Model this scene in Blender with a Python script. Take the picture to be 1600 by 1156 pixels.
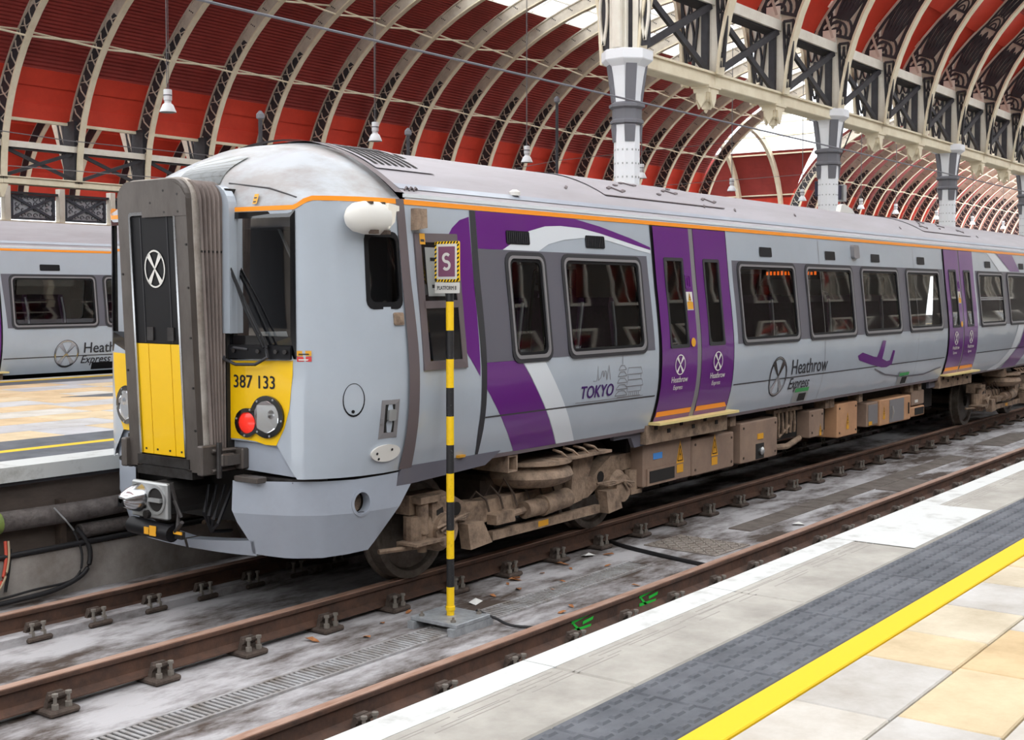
import bpy, bmesh, math, random
from mathutils import Vector, Matrix
from mathutils.geometry import delaunay_2d_cdt

for o in list(bpy.data.objects):
    bpy.data.objects.remove(o)
SC = bpy.context.scene
COL = SC.collection
random.seed(7)
PI = math.pi

# ------------------------------------------------------------------ camera
cd = bpy.data.cameras.new('camera')
cam = bpy.data.objects.new('camera', cd)
COL.objects.link(cam)
YAW, PITCH = 0.642470955, -0.0401480089
fw = Vector((math.cos(PITCH) * math.cos(YAW), math.cos(PITCH) * math.sin(YAW), math.sin(PITCH)))
cam.location = (-4.9616, -7.3535, 2.2785)
cam.rotation_euler = fw.to_track_quat('-Z', 'Y').to_euler()
cd.sensor_fit = 'HORIZONTAL'
cd.sensor_width = 36.0
cd.lens = 1953.5 * 36.0 / 1600.0
cd.shift_y = -45.0 / 1600.0
cd.clip_start, cd.clip_end = 0.1, 900.0
SC.camera = cam

# ------------------------------------------------------------------ sky, sun, exposure
w = bpy.data.worlds.new('overcast_sky')
SC.world = w
w.use_nodes = True
bgn = w.node_tree.nodes['Background']
bgn.inputs['Color'].default_value = (0.94, 0.97, 1.0, 1.0)
bgn.inputs['Strength'].default_value = 2.3
sd = bpy.data.lights.new('sun', 'SUN')
sd.energy = 0.55
sd.angle = math.radians(40)
sd.color = (1.0, 0.97, 0.92)
sun = bpy.data.objects.new('sun', sd)
COL.objects.link(sun)
sun.location = (0, -20, 40)
sun.rotation_euler = Vector((0.35, 0.75, -1.0)).to_track_quat('-Z', 'Y').to_euler()
vs = SC.view_settings
vs.view_transform = 'Standard'
vs.look = 'None'
vs.gamma = 1.0
vs.use_curve_mapping = False
vs.exposure = 0.45
SC.cycles.max_bounces = 7
SC.cycles.diffuse_bounces = 4
SC.cycles.glossy_bounces = 3
SC.cycles.transparent_max_bounces = 16
SC.cycles.transmission_bounces = 4
SC.cycles.caustics_reflective = False
SC.cycles.caustics_refractive = False
SC.cycles.use_denoising = True


# ------------------------------------------------------------------ materials
def lin(c):
    return tuple((v / 255 / 12.92) if v / 255 <= 0.04045 else ((v / 255 + 0.055) / 1.055) ** 2.4 for v in c)


MATS = {}


def mat(name, rgb, rough=0.6, metal=0.0, rgb2=None, scale=3.0, detail=6.0, lo=0.35, hi=0.7, coat=0.0, bump=0.0, bscale=None,
        stretch=None, emit=None, estr=0.0, spec=None, rnd=None):
    m = bpy.data.materials.new(name)
    m.use_nodes = True
    nt = m.node_tree
    b = nt.nodes['Principled BSDF']
    c1 = lin(rgb) + (1,)
    b.inputs['Base Color'].default_value = c1
    b.inputs['Roughness'].default_value = rough
    b.inputs['Metallic'].default_value = metal
    if spec is not None:
        b.inputs['Specular IOR Level'].default_value = spec
    if coat:
        b.inputs['Coat Weight'].default_value = coat
        b.inputs['Coat Roughness'].default_value = 0.06
    if emit:
        b.inputs['Emission Color'].default_value = lin(emit) + (1,)
        b.inputs['Emission Strength'].default_value = estr
    vec = None
    if rgb2 or bump or rnd:
        tc = nt.nodes.new('ShaderNodeNewGeometry')
        mp = nt.nodes.new('ShaderNodeMapping')
        nt.links.new(tc.outputs['Position'], mp.inputs['Vector'])
        if stretch:
            mp.inputs['Scale'].default_value = stretch
        vec = mp.outputs['Vector']
    col = None
    if rgb2:
        n = nt.nodes.new('ShaderNodeTexNoise')
        n.inputs['Scale'].default_value = scale
        n.inputs['Detail'].default_value = detail
        n.inputs['Roughness'].default_value = 0.68
        nt.links.new(vec, n.inputs['Vector'])
        r = nt.nodes.new('ShaderNodeMapRange')
        r.inputs['From Min'].default_value = lo
        r.inputs['From Max'].default_value = hi
        nt.links.new(n.outputs['Fac'], r.inputs['Value'])
        mx = nt.nodes.new('ShaderNodeMix')
        mx.data_type = 'RGBA'
        mx.inputs['A'].default_value = c1
        mx.inputs['B'].default_value = lin(rgb2) + (1,)
        nt.links.new(r.outputs['Result'], mx.inputs['Factor'])
        col = mx.outputs['Result']
    if rnd:
        oi = nt.nodes.new('ShaderNodeObjectInfo')
        cr = nt.nodes.new('ShaderNodeValToRGB')
        cr.color_ramp.interpolation = 'CONSTANT'
        els = cr.color_ramp.elements
        while len(els) < len(rnd):
            els.new(1.0)
        for i, c in enumerate(rnd):
            els[i].position = i / len(rnd)
            els[i].color = lin(c) + (1,)
        nt.links.new(oi.outputs['Random'], cr.inputs['Fac'])
        if col is None:
            col = cr.outputs['Color']
        else:
            m2 = nt.nodes.new('ShaderNodeMix')
            m2.data_type = 'RGBA'
            m2.blend_type = 'MULTIPLY'
            m2.inputs['Factor'].default_value = 1.0
            nt.links.new(cr.outputs['Color'], m2.inputs['A'])
            nt.links.new(col, m2.inputs['B'])
            col = m2.outputs['Result']
    if col is not None:
        nt.links.new(col, b.inputs['Base Color'])
    if bump:
        n2 = nt.nodes.new('ShaderNodeTexNoise')
        n2.inputs['Scale'].default_value = bscale or scale * 6
        n2.inputs['Detail'].default_value = 5
        nt.links.new(vec, n2.inputs['Vector'])
        bp = nt.nodes.new('ShaderNodeBump')
        bp.inputs['Strength'].default_value = bump
        bp.inputs['Distance'].default_value = 0.03
        nt.links.new(n2.outputs['Fac'], bp.inputs['Height'])
        nt.links.new(bp.outputs['Normal'], b.inputs['Normal'])
    MATS[name] = m
    return m


def glass(name, tint, gloss=0.14, rough=0.02):
    """see-through pane: tinted transmission plus a fresnel reflection"""
    m = bpy.data.materials.new(name)
    m.use_nodes = True
    nt = m.node_tree
    nt.nodes.clear()
    out = nt.nodes.new('ShaderNodeOutputMaterial')
    mixn = nt.nodes.new('ShaderNodeMixShader')
    tr = nt.nodes.new('ShaderNodeBsdfTransparent')
    tr.inputs['Color'].default_value = tint + (1,)
    gl = nt.nodes.new('ShaderNodeBsdfGlossy')
    gl.inputs['Roughness'].default_value = rough
    fr = nt.nodes.new('ShaderNodeFresnel')
    fr.inputs['IOR'].default_value = 1.5
    ma = nt.nodes.new('ShaderNodeMath')
    ma.operation = 'MULTIPLY_ADD'
    ma.inputs[1].default_value = 1.0
    ma.inputs[2].default_value = gloss
    ma.use_clamp = True
    nt.links.new(fr.outputs['Fac'], ma.inputs[0])
    nt.links.new(ma.outputs['Value'], mixn.inputs['Fac'])
    nt.links.new(tr.outputs['BSDF'], mixn.inputs[1])
    nt.links.new(gl.outputs['BSDF'], mixn.inputs[2])
    nt.links.new(mixn.outputs['Shader'], out.inputs['Surface'])
    MATS[name] = m
    return m


def roofglass():
    m = bpy.data.materials.new('roof_glazing')
    m.use_nodes = True
    nt = m.node_tree
    nt.nodes.clear()
    out = nt.nodes.new('ShaderNodeOutputMaterial')
    mixn = nt.nodes.new('ShaderNodeMixShader')
    tr = nt.nodes.new('ShaderNodeBsdfTransparent')
    tr.inputs['Color'].default_value = (0.93, 0.95, 0.96, 1)
    tl = nt.nodes.new('ShaderNodeBsdfTranslucent')
    tl.inputs['Color'].default_value = (0.9, 0.92, 0.93, 1)
    mixn.inputs['Fac'].default_value = 0.35
    nt.links.new(tr.outputs['BSDF'], mixn.inputs[1])
    nt.links.new(tl.outputs['BSDF'], mixn.inputs[2])
    nt.links.new(mixn.outputs['Shader'], out.inputs['Surface'])
    MATS['roof_glazing'] = m


mat('silver', (174, 183, 193), 0.28, 0.0, (166, 174, 183), 0.8, coat=0.6)
mat('silver_dusty', (168, 173, 178), 0.42, 0.0, (150, 146, 144), 1.6, lo=.42, hi=.6, coat=0.15, stretch=(1, 1, 2))
mat('silver_skirt', (160, 168, 180), 0.40, 0.0, (150, 156, 166), 1.5, coat=0.3)
mat('roof_grey', (166, 162, 167), 0.55, 0.0, (150, 145, 148), 1.2, stretch=(0.5, 2, 2))
mat('roof_light', (222, 228, 232), 0.45)
mat('purple', (98, 28, 120), 0.28, coat=0.5)
mat('white_paint', (216, 221, 226), 0.4, coat=0.3)
mat('band_grey', (94, 93, 102), 0.42, coat=0.2)
mat('gasket', (44, 44, 48), 0.5)
mat('rim', (140, 138, 140), 0.4, 0.3)
mat('black', (18, 18, 21), 0.5, spec=0.25)
mat('black_gloss', (16, 17, 20), 0.12, coat=0.5)
mat('near_black', (30, 27, 25), 0.9)  # near-black for undersides and linings; thin plates of it paint dark openings
mat('orange', (247, 150, 30), 0.4)
mat('step_yellow', (222, 160, 40), 0.5)
mat('step_cream', (226, 204, 140), 0.5)
mat('yellow', (240, 192, 0), 0.4, coat=0.2)
mat('sign_yellow', (250, 205, 20), 0.45, 0, (225, 180, 10), 30, lo=0.55, hi=0.75)
mat('seam', (60, 58, 60), 0.6)
mat('trim_brown', (98, 88, 90), 0.5)
mat('gang_metal', (98, 92, 88), 0.45, 0.35, (74, 68, 64), 4, stretch=(1, 1, 0.4))
mat('gang_edge', (204, 198, 190), 0.5, 0.1, (160, 150, 140), 6)
mat('bellow', (150, 138, 132), 0.7, 0, (104, 94, 90), 5, stretch=(1, 1, 0.3))
mat('chrome', (190, 192, 195), 0.18, 1.0)
mat('alu', (176, 178, 178), 0.4, 0.6)
mat('steel_dark', (70, 68, 68), 0.45, 0.6, (44, 40, 38), 8)
mat('bogie', (152, 130, 110), 0.8, 0, (92, 76, 64), 7, lo=.42, hi=.68, bump=0.25)
mat('bogie_dark', (86, 72, 62), 0.9, 0, (58, 48, 42), 6)
mat('box_brown', (150, 126, 108), 0.7, 0, (122, 102, 90), 2.5)
mat('box_orange', (196, 150, 112), 0.7, 0, (170, 128, 96), 2.5)
mat('wheel', (112, 104, 96), 0.5, 0.5, (70, 62, 54), 9)
mat('tyre', (60, 54, 50), 0.5, 0.4)
mat('red_lamp', (235, 50, 40), 0.2, emit=(255, 60, 40), estr=0.25)
mat('lens', (225, 228, 232), 0.22, 1.0)
mat('label_white', (216, 214, 208), 0.6)
mat('label_red', (205, 60, 60), 0.6)
mat('label_blue', (70, 140, 215), 0.6)
mat('label_green', (70, 160, 90), 0.6)
mat('seat_purple', (70, 30, 72), 0.8, 0, (52, 22, 56), 30)
mat('seat_edge', (188, 186, 194), 0.4)
mat('interior', (176, 174, 168), 0.7)
mat('interior_dark', (70, 70, 74), 0.8)
mat('cab_grey', (140, 142, 140), 0.6)
mat('cab_back', (84, 84, 86), 0.7)
mat('paper', (220, 222, 216), 0.8)
mat('display_blue', (40, 120, 255), 0.4, emit=(30, 110, 255), estr=0.8)
mat('display_orange', (255, 130, 20), 0.4, emit=(255, 110, 10), estr=1.0)
mat('text_dark', (44, 44, 50), 0.5)
mat('text_purple', (62, 20, 96), 0.5)
mat('rail_side', (94, 67, 53), 0.8, 0, (60, 46, 40), 6, bump=0.15)
mat('rail_head', (184, 154, 138), 0.5, 0.15, (146, 108, 86), 8, stretch=(0.4, 3, 3))
mat('chair', (86, 74, 66), 0.85, 0, (58, 48, 42), 12, bump=0.3)
mat('bolt', (128, 122, 114), 0.6, 0.3)
mat('ballast_bed', (178, 176, 178), 0.92, 0, (70, 58, 50), 1.5, detail=12, lo=0.42, hi=0.60, bump=0.35, bscale=14, stretch=(0.55, 1.3, 1))
mat('pit', (58, 52, 48), 0.95, 0, (34, 30, 28), 2, bump=0.4)
mat('wall_dirty', (104, 92, 84), 0.92, 0, (60, 52, 48), 1.6, detail=8, stretch=(0.6, 1, 1.5), bump=0.3)
mat('concrete_ledge', (178, 172, 166), 0.92, 0, (120, 110, 102), 1.8, detail=8, bump=0.3)
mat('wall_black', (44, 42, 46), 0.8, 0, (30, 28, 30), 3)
mat('pipe', (112, 105, 102), 0.85, 0, (62, 56, 54), 7, bump=0.4)
mat('graffiti_green', (132, 150, 70), 0.8, 0, (92, 108, 60), 14)
mat('graffiti_blue', (84, 168, 212), 0.8)
mat('spray_green', (30, 190, 60), 0.7)
mat('cable', (30, 29, 31), 0.6)
mat('cable_red', (190, 72, 50), 0.6)
mat('cable_tan', (170, 150, 122), 0.6)
mat('coping', (172, 169, 161), 0.9, 0, (138, 134, 127), 2.2, detail=8, bump=0.12)
mat('edge_white', (196, 198, 196), 0.85, 0, (160, 160, 156), 5, lo=0.55, hi=0.75)
mat('tactile', (98, 101, 107), 0.85, 0, (70, 73, 79), 4, detail=8)
mat('line_yellow', (226, 186, 4), 0.7)
mat('stone_tile', (255, 255, 255), 0.85, 0, (214, 208, 200), 2.6, detail=8,
    rnd=[(206, 199, 184), (208, 190, 156), (200, 196, 188), (206, 182, 142), (192, 190, 186), (206, 196, 174)])
mat('stone_far', (255, 255, 255), 0.85, 0, (220, 214, 206), 2.6, detail=8,
    rnd=[(204, 200, 192), (212, 186, 148), (192, 192, 194), (186, 186, 190), (212, 192, 158)])
mat('mortar', (150, 146, 140), 0.95)
mat('grate', (176, 176, 178), 0.7, 0.2, (120, 112, 104), 6)
mat('void', (14, 13, 13), 0.95)
mat('manhole', (150, 142, 134), 0.85, 0, (116, 106, 98), 9, bump=0.2)
mat('dark_slab', (112, 104, 98), 0.92, 0, (84, 76, 70), 5, bump=0.2)
mat('leaf', (178, 120, 74), 0.9, 0, (130, 82, 48), 30)
mat('litter', (214, 214, 210), 0.8)
mat('galv', (176, 180, 184), 0.5, 0.4, (140, 144, 148), 14)
mat('pole_black', (34, 34, 36), 0.5, 0, (120, 120, 120), 60, lo=0.62, hi=0.7)
mat('sign_mauve', (126, 76, 104), 0.55)
mat('cream', (240, 230, 204), 0.75, 0, (222, 208, 180), 1.6, detail=7)
mat('cream_pale', (240, 236, 224), 0.75, 0, (222, 214, 200), 1.4)
mat('rib_web', (214, 204, 188), 0.8, 0, (184, 172, 158), 1.3, detail=7)
mat('iron', (58, 57, 62), 0.7, 0, (44, 42, 46), 4)
mat('iron_grey', (112, 112, 118), 0.7)
mat('col_white', (236, 238, 242), 0.6)
mat('red_panel', (222, 70, 48), 0.62, 0, (206, 60, 42), 1.0)
mat('dark_red', (158, 60, 54), 0.75, 0, (138, 50, 46), 0.8)
mat('lattice_grey', (186, 190, 198), 0.8)
mat('bridge_iron', (66, 68, 78), 0.7)
mat('navy', (30, 30, 60), 0.5)
mat('lamp_white', (226, 228, 230), 0.4)
mat('lamp_glass', (240, 244, 244), 0.3)
mat('wire', (112, 112, 114), 0.5, 0.4)
mat('stone_wall', (84, 78, 72), 0.9, 0, (66, 60, 54), 1.0, bump=0.1)
mat('blind', (206, 212, 204), 0.8)
mat('plaster_dark', (96, 90, 84), 0.9)
mat('concourse', (112, 104, 96), 0.9, 0, (80, 74, 68), .4)
glass('window_glass', (0.60, 0.62, 0.61), 0.07)
glass('cab_glass', (0.55, 0.57, 0.60), 0.0)
glass('cab_dark_glass', (0.30, 0.31, 0.34), 0.0)
glass('lens_glass', (0.9, 0.9, 0.92), 0.05)
glass('building_glass', (0.25, 0.30, 0.32), 0.25)
roofglass()


# ------------------------------------------------------------------ mesh helpers
class MB:
    def __init__(self):
        self.v = []
        self.f = []

    def add(self, vs_, fs_):
        n = len(self.v)
        self.v += [tuple(p) for p in vs_]
        self.f += [tuple(i + n for i in f) for f in fs_]
        return self

    def box(self, x0, x1, y0, y1, z0, z1, b=0.0, M=None):
        x0, x1 = min(x0, x1), max(x0, x1)
        y0, y1 = min(y0, y1), max(y0, y1)
        z0, z1 = min(z0, z1), max(z0, z1)
        if b <= 0:
            p = [(x, y, z) for z in (z0, z1) for y in (y0, y1) for x in (x0, x1)]
            fs_ = [(0, 2, 3, 1), (4, 5, 7, 6), (0, 1, 5, 4), (2, 6, 7, 3), (0, 4, 6, 2), (1, 3, 7, 5)]
        else:
            b = min(b, (x1 - x0) * .45, (y1 - y0) * .45, (z1 - z0) * .45)
            bm = bmesh.new()
            bmesh.ops.create_cube(bm, size=1.0)
            for q in bm.verts:
                q.co = Vector(((x0 + x1) / 2 + q.co.x * (x1 - x0), (y0 + y1) / 2 + q.co.y * (y1 - y0), (z0 + z1) / 2 + q.co.z * (z1 - z0)))
            bmesh.ops.bevel(bm, geom=bm.edges[:], offset=b, segments=1, affect='EDGES')
            bm.verts.index_update()
            p = [tuple(q.co) for q in bm.verts]
            fs_ = [tuple(q.index for q in f.verts) for f in bm.faces]
            bm.free()
        if M is not None:
            p = [tuple(M @ Vector(q)) for q in p]
        return self.add(p, fs_)

    def prism(self, poly, fn, d0, d1):
        """poly: 2-D outline; fn(u, v, d) -> 3-D; walls between d0 and d1"""
        n = len(poly)
        a = [fn(u, v_, d0) for u, v_ in poly]
        c = [fn(u, v_, d1) for u, v_ in poly]
        fs_ = [tuple(range(n))[::-1], tuple(range(n, 2 * n))]
        fs_ += [(i, (i + 1) % n, n + (i + 1) % n, n + i) for i in range(n)]
        return self.add(a + c, fs_)

    def tube(self, pts, r, n=8, caps=True):
        pts = [Vector(p) for p in pts]
        rs = r if isinstance(r, (list, tuple)) else [r] * len(pts)
        rings = []
        for i, p in enumerate(pts):
            t = (pts[min(i + 1, len(pts) - 1)] - pts[max(i - 1, 0)]).normalized()
            up = Vector((0, 0, 1)) if abs(t.z) < 0.9 else Vector((1, 0, 0))
            a = t.cross(up).normalized()
            c = a.cross(t).normalized()
            rings.append([p + a * (math.cos(2 * PI * k / n) * rs[i]) + c * (math.sin(2 * PI * k / n) * rs[i]) for k in range(n)])
        vs_ = [q for rg in rings for q in rg]
        fs_ = []
        for i in range(len(pts) - 1):
            for k in range(n):
                fs_.append((i * n + k, i * n + (k + 1) % n, (i + 1) * n + (k + 1) % n, (i + 1) * n + k))
        if caps:
            fs_.append(tuple(range(n))[::-1])
            fs_.append(tuple((len(pts) - 1) * n + k for k in range(n)))
        return self.add(vs_, fs_)

    def lathe(self, prof, fn, n=24, closed=False):
        """prof: list of (r, h); fn(a, b, h): a, b in the turning plane, h along the axis"""
        vs_ = [fn(r * math.cos(2 * PI * k / n), r * math.sin(2 * PI * k / n), h) for r, h in prof for k in range(n)]
        m = len(prof)
        fs_ = []
        for i in range(m - 1 + (1 if closed else 0)):
            j = (i + 1) % m
            for k in range(n):
                fs_.append((i * n + k, i * n + (k + 1) % n, j * n + (k + 1) % n, j * n + k))
        if not closed:
            fs_.append(tuple(range(n))[::-1])
            fs_.append(tuple((m - 1) * n + k for k in range(n)))
        return self.add(vs_, fs_)

    def grid(self, nu, nv, fn):
        vs_ = [fn(i / nu, j / nv) for i in range(nu + 1) for j in range(nv + 1)]
        fs_ = [(i * (nv + 1) + j, (i + 1) * (nv + 1) + j, (i + 1) * (nv + 1) + j + 1, i * (nv + 1) + j + 1)
               for i in range(nu) for j in range(nv)]
        return self.add(vs_, fs_)

    def strip2(self, pts, wd, fn, d0, d1, closed=False):
        """flat ribbon of width wd along a 2-D polyline, extruded between d0 and d1"""
        P = [Vector(p) for p in pts]
        n = len(P)
        L, R_ = [], []
        for i in range(n):
            a = P[(i - 1) % n] if closed or i > 0 else P[i]
            c = P[(i + 1) % n] if closed or i < n - 1 else P[i]
            t = (c - a)
            if t.length < 1e-9:
                t = Vector((1, 0))
            t.normalize()
            nn = Vector((-t.y, t.x)) * (wd / 2)
            L.append(P[i] + nn)
            R_.append(P[i] - nn)
        vs_ = []
        for i in range(n):
            for q, d in ((L[i], d0), (R_[i], d0), (R_[i], d1), (L[i], d1)):
                vs_.append(fn(q.x, q.y, d))
        fs_ = []
        for i in range(n if closed else n - 1):
            j = (i + 1) % n
            for k in range(4):
                fs_.append((i * 4 + k, i * 4 + (k + 1) % 4, j * 4 + (k + 1) % 4, j * 4 + k))
        if not closed:
            fs_.append((0, 3, 2, 1))
            fs_.append(tuple((n - 1) * 4 + k for k in range(4)))
        return self.add(vs_, fs_)

    def mesh(self, name, m, smooth=None, fix=True):
        me = bpy.data.meshes.new(name)
        me.from_pydata(self.v, [], self.f)
        if fix:
            bm = bmesh.new()
            bm.from_mesh(me)
            bmesh.ops.recalc_face_normals(bm, faces=bm.faces[:])
            bm.to_mesh(me)
            bm.free()
        me.materials.append(MATS[m])
        if smooth is not None:
            me.shade_smooth()
            me.set_sharp_from_angle(angle=math.radians(smooth))
        return me

    def build(self, name, m, parent=None, smooth=None, fix=True, label=None):
        o = bpy.data.objects.new(name, self.mesh(name, m, smooth, fix))
        COL.objects.link(o)
        if parent is not None:
            o.parent = parent
        if label:
            o['label'] = label
        return o


def put(name, me, parent=None, loc=(0, 0, 0), rotz=0.0, label=None):
    o = bpy.data.objects.new(name, me)
    COL.objects.link(o)
    o.location = loc
    o.rotation_euler = (0, 0, rotz)
    if parent is not None:
        o.parent = parent
    if label:
        o['label'] = label
    return o


def tag(o, label, cat, group=None, kind=None):
    o['label'] = label
    o['category'] = cat
    if group:
        o['group'] = group
    if kind:
        o['kind'] = kind
    return o


def thing(name, label, cat, loc=(0, 0, 0), group=None, kind=None, rotz=0.0):
    o = bpy.data.objects.new(name, None)
    o.empty_display_size = 0.1
    COL.objects.link(o)
    o.location = loc
    o.rotation_euler = (0, 0, rotz)
    return tag(o, label, cat, group, kind)


def part(name, parent, loc=(0, 0, 0), label=None):
    o = bpy.data.objects.new(name, None)
    o.empty_display_size = 0.05
    COL.objects.link(o)
    o.location = loc
    o.parent = parent
    if label:
        o['label'] = label
    return o


def copy_tree(o, parent=None, kids=None):
    if kids is None:
        kids = {}
        for q in bpy.data.objects:
            if q.parent is not None:
                kids.setdefault(q.parent.name, []).append(q)
    c = o.copy()
    COL.objects.link(c)
    if parent is not None:
        c.parent = parent
    for ch in kids.get(o.name, []):
        copy_tree(ch, c, kids)
    return c


def lerp(a, b, t):
    return a + (b - a) * t


def interp(x, xs, ys):
    if x <= xs[0]:
        return ys[0]
    for i in range(1, len(xs)):
        if x <= xs[i]:
            t = (x - xs[i - 1]) / (xs[i] - xs[i - 1])
            return ys[i - 1] + (ys[i] - ys[i - 1]) * t
    return ys[-1]


def rrect(x0, z0, x1, z1, r, n=4):
    pts = []
    for cx, cz, a0 in ((x1 - r, z1 - r, 0), (x0 + r, z1 - r, PI / 2), (x0 + r, z0 + r, PI), (x1 - r, z0 + r, 1.5 * PI)):
        for k in range(n + 1):
            a = a0 + PI / 2 * k / n
            pts.append((cx + r * math.cos(a), cz + r * math.sin(a)))
    return pts


def circ(cx, cz, rx, rz, n=24):
    return [(cx + rx * math.cos(2 * PI * k / n), cz + rz * math.sin(2 * PI * k / n)) for k in range(n)]


def inside(p, poly):
    x, y = p
    c = False
    n = len(poly)
    for i in range(n):
        x0, y0 = poly[i]
        x1, y1 = poly[i - 1]
        if (y0 > y) != (y1 > y) and x < (x1 - x0) * (y - y0) / (y1 - y0) + x0:
            c = not c
    return c


def dens(poly, du, dv):
    out = []
    n = len(poly)
    for i in range(n):
        a, b = poly[i], poly[(i + 1) % n]
        k = max(1, int(max(abs(b[0] - a[0]) / du, abs(b[1] - a[1]) / dv) + .999))
        for j in range(k):
            t = j / k
            out.append((a[0] + (b[0] - a[0]) * t, a[1] + (b[1] - a[1]) * t))
    return out


def skin(mb, poly, fmap, off=0.0, holes=(), du=0.6, dv=0.12, flip=False):
    """fill a 2-D outline (with holes) and lay it on a curved surface fmap(u, v, off)"""
    loops = [dens(poly, du, dv)] + [dens(h, du, dv) for h in holes]
    pts, edges = [], []
    for lp in loops:
        s = len(pts)
        pts += lp
        edges += [(s + i, s + (i + 1) % len(lp)) for i in range(len(lp))]
    us = [p[0] for p in loops[0]]
    vs_ = [p[1] for p in loops[0]]
    u0, u1, v0, v1 = min(us), max(us), min(vs_), max(vs_)
    j = 1
    while v0 + j * dv < v1 - dv * .3:
        i = 1
        while u0 + i * du < u1 - du * .3:
            p = (u0 + i * du + (0.013 if j % 2 else 0), v0 + j * dv)
            if inside(p, loops[0]) and not any(inside(p, h) for h in loops[1:]):
                pts.append(p)
            i += 1
        j += 1
    r = delaunay_2d_cdt([Vector(p) for p in pts], edges, [], 0, 1e-5)
    V, F = r[0], r[2]
    keep = []
    for f in F:
        cx = sum(V[i].x for i in f) / 3
        cy = sum(V[i].y for i in f) / 3
        if inside((cx, cy), loops[0]) and not any(inside((cx, cy), h) for h in loops[1:]):
            a, b, c = f
            area = (V[b].x - V[a].x) * (V[c].y - V[a].y) - (V[c].x - V[a].x) * (V[b].y - V[a].y)
            if abs(area) < 1e-9:
                continue
            keep.append((a, b, c) if (area > 0) != flip else (a, c, b))
    return mb.add([fmap(p.x, p.y, off) for p in V], keep)


def ring(mb, outer, inner, fmap, off, din, dout=0.0):
    """frame between two outlines with the same number of points; walls down to dout outside, din inside"""
    n = len(outer)
    vs_ = [fmap(u, v, dout) for u, v in outer] + [fmap(u, v, off) for u, v in outer] + \
          [fmap(u, v, off) for u, v in inner] + [fmap(u, v, din) for u, v in inner]
    fs_ = []
    for i in range(n):
        k = (i + 1) % n
        for a in range(3):
            fs_.append((a * n + i, a * n + k, (a + 1) * n + k, (a + 1) * n + i))
    return mb.add(vs_, fs_)


FONT_CACHE = {}


def text_mesh(s, size, shear=0.0, align='LEFT', xs=1.0):
    key = (s, size, shear, align, xs)
    if key in FONT_CACHE:
        return FONT_CACHE[key]
    c = bpy.data.curves.new('t', 'FONT')
    c.body = s
    c.size = size
    c.shear = shear
    c.align_x = align
    c.resolution_u = 3
    o = bpy.data.objects.new('t', c)
    COL.objects.link(o)
    dg = bpy.context.evaluated_depsgraph_get()
    me = o.evaluated_get(dg).to_mesh()
    vs_ = [(v.co.x * xs, v.co.y) for v in me.vertices]
    fs_ = [tuple(p.vertices) for p in me.polygons]
    o.evaluated_get(dg).to_mesh_clear()
    bpy.data.objects.remove(o)
    bpy.data.curves.remove(c)
    FONT_CACHE[key] = (vs_, fs_)
    return vs_, fs_


def text(mb, s, u, v, size, fmap, off, shear=0.0, align='LEFT', xs=1.0, bold=0.0):
    vs_, fs_ = text_mesh(s, size, shear, align, xs)
    mb.add([fmap(u + a, v + b, off) for a, b in vs_], fs_)
    if bold:
        for dx, dz in ((bold, 0), (0, bold * .6)):
            mb.add([fmap(u + a + dx, v + b + dz, off + 0.0004) for a, b in vs_], fs_)
    return mb


# ================================================================== ground, platforms
YN = -2.46          # far rail of the near track
XA, XB = -7.0, 62.0
m = MB()
m.box(XA, 130, -1.62, .58, -.5, -.2)
floor = m.build('floor', 'ballast_bed')
tag(floor, 'stained grey concrete track bed between the rails', 'track bed', kind='structure')
m = MB().box(XA, 130, .58, 1.5, -.5, -.14)
m.build('floor_strip', 'ballast_bed', floor)
m = MB().box(XA, 130, -4.62, -1.62, -.5, -.2)
m.build('floor_slab', 'ballast_bed', floor)
m = MB().box(XA, 130, 10.3, 70, -.6, -.3)
m.build('floor_slab', 'pit', floor)

# near platform -----------------------------------------------------
plat = thing('platform', 'near platform with white edge, dark tactile strip and yellow line', 'platform', (0, 0, 0), kind='structure')
m = MB().box(XA, XB, -16.6, -4.80, -.5, .86)
m.build('platform_core', 'mortar', plat)
m = MB().box(XA, XB, -4.86, -4.76, -.5, .80)
m.build('platform_wall', 'wall_dirty', plat)
cop = MB().box(.004, 1.426, -5.135, -4.655, .80, .915, b=.008).mesh('coping_stone', 'coping')
edg = MB().box(.003, 1.427, -4.79, -4.652, .87, .9165).mesh('edge_line', 'edge_white')
x = XA
k = 0
while x < XB:
    o = put('coping_stone', cop, plat, (x, 0, 0))
    put('white_edge_line', edg, o, (0, 0, 0))
    x += 1.43
    k += 1
o = put('coping_stone', MB().box(.004, 1.426, -5.12, -4.66, .9155, .9175).mesh('white_patch', 'edge_white'), plat, (1.58, 0, 0), label='coping stone painted white')
# scuffed dark grooves along the coping
m = MB()
for yy, a0, a1 in ((-4.815, -3, 11), (-4.84, -3, 8.5), (-4.866, -2, 10), (-4.89, -3, 5.5)):
    x = a0
    while x < a1:
        L = random.uniform(.08, .6)
        jj = random.uniform(-.010, .010)
        m.box(x, x + L, yy + jj - .003, yy + jj + .002, .914, .9156)
        x += L + random.uniform(.02, .25)
m.build('worn_groove', 'mortar', plat)['kind'] = 'stuff'
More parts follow.
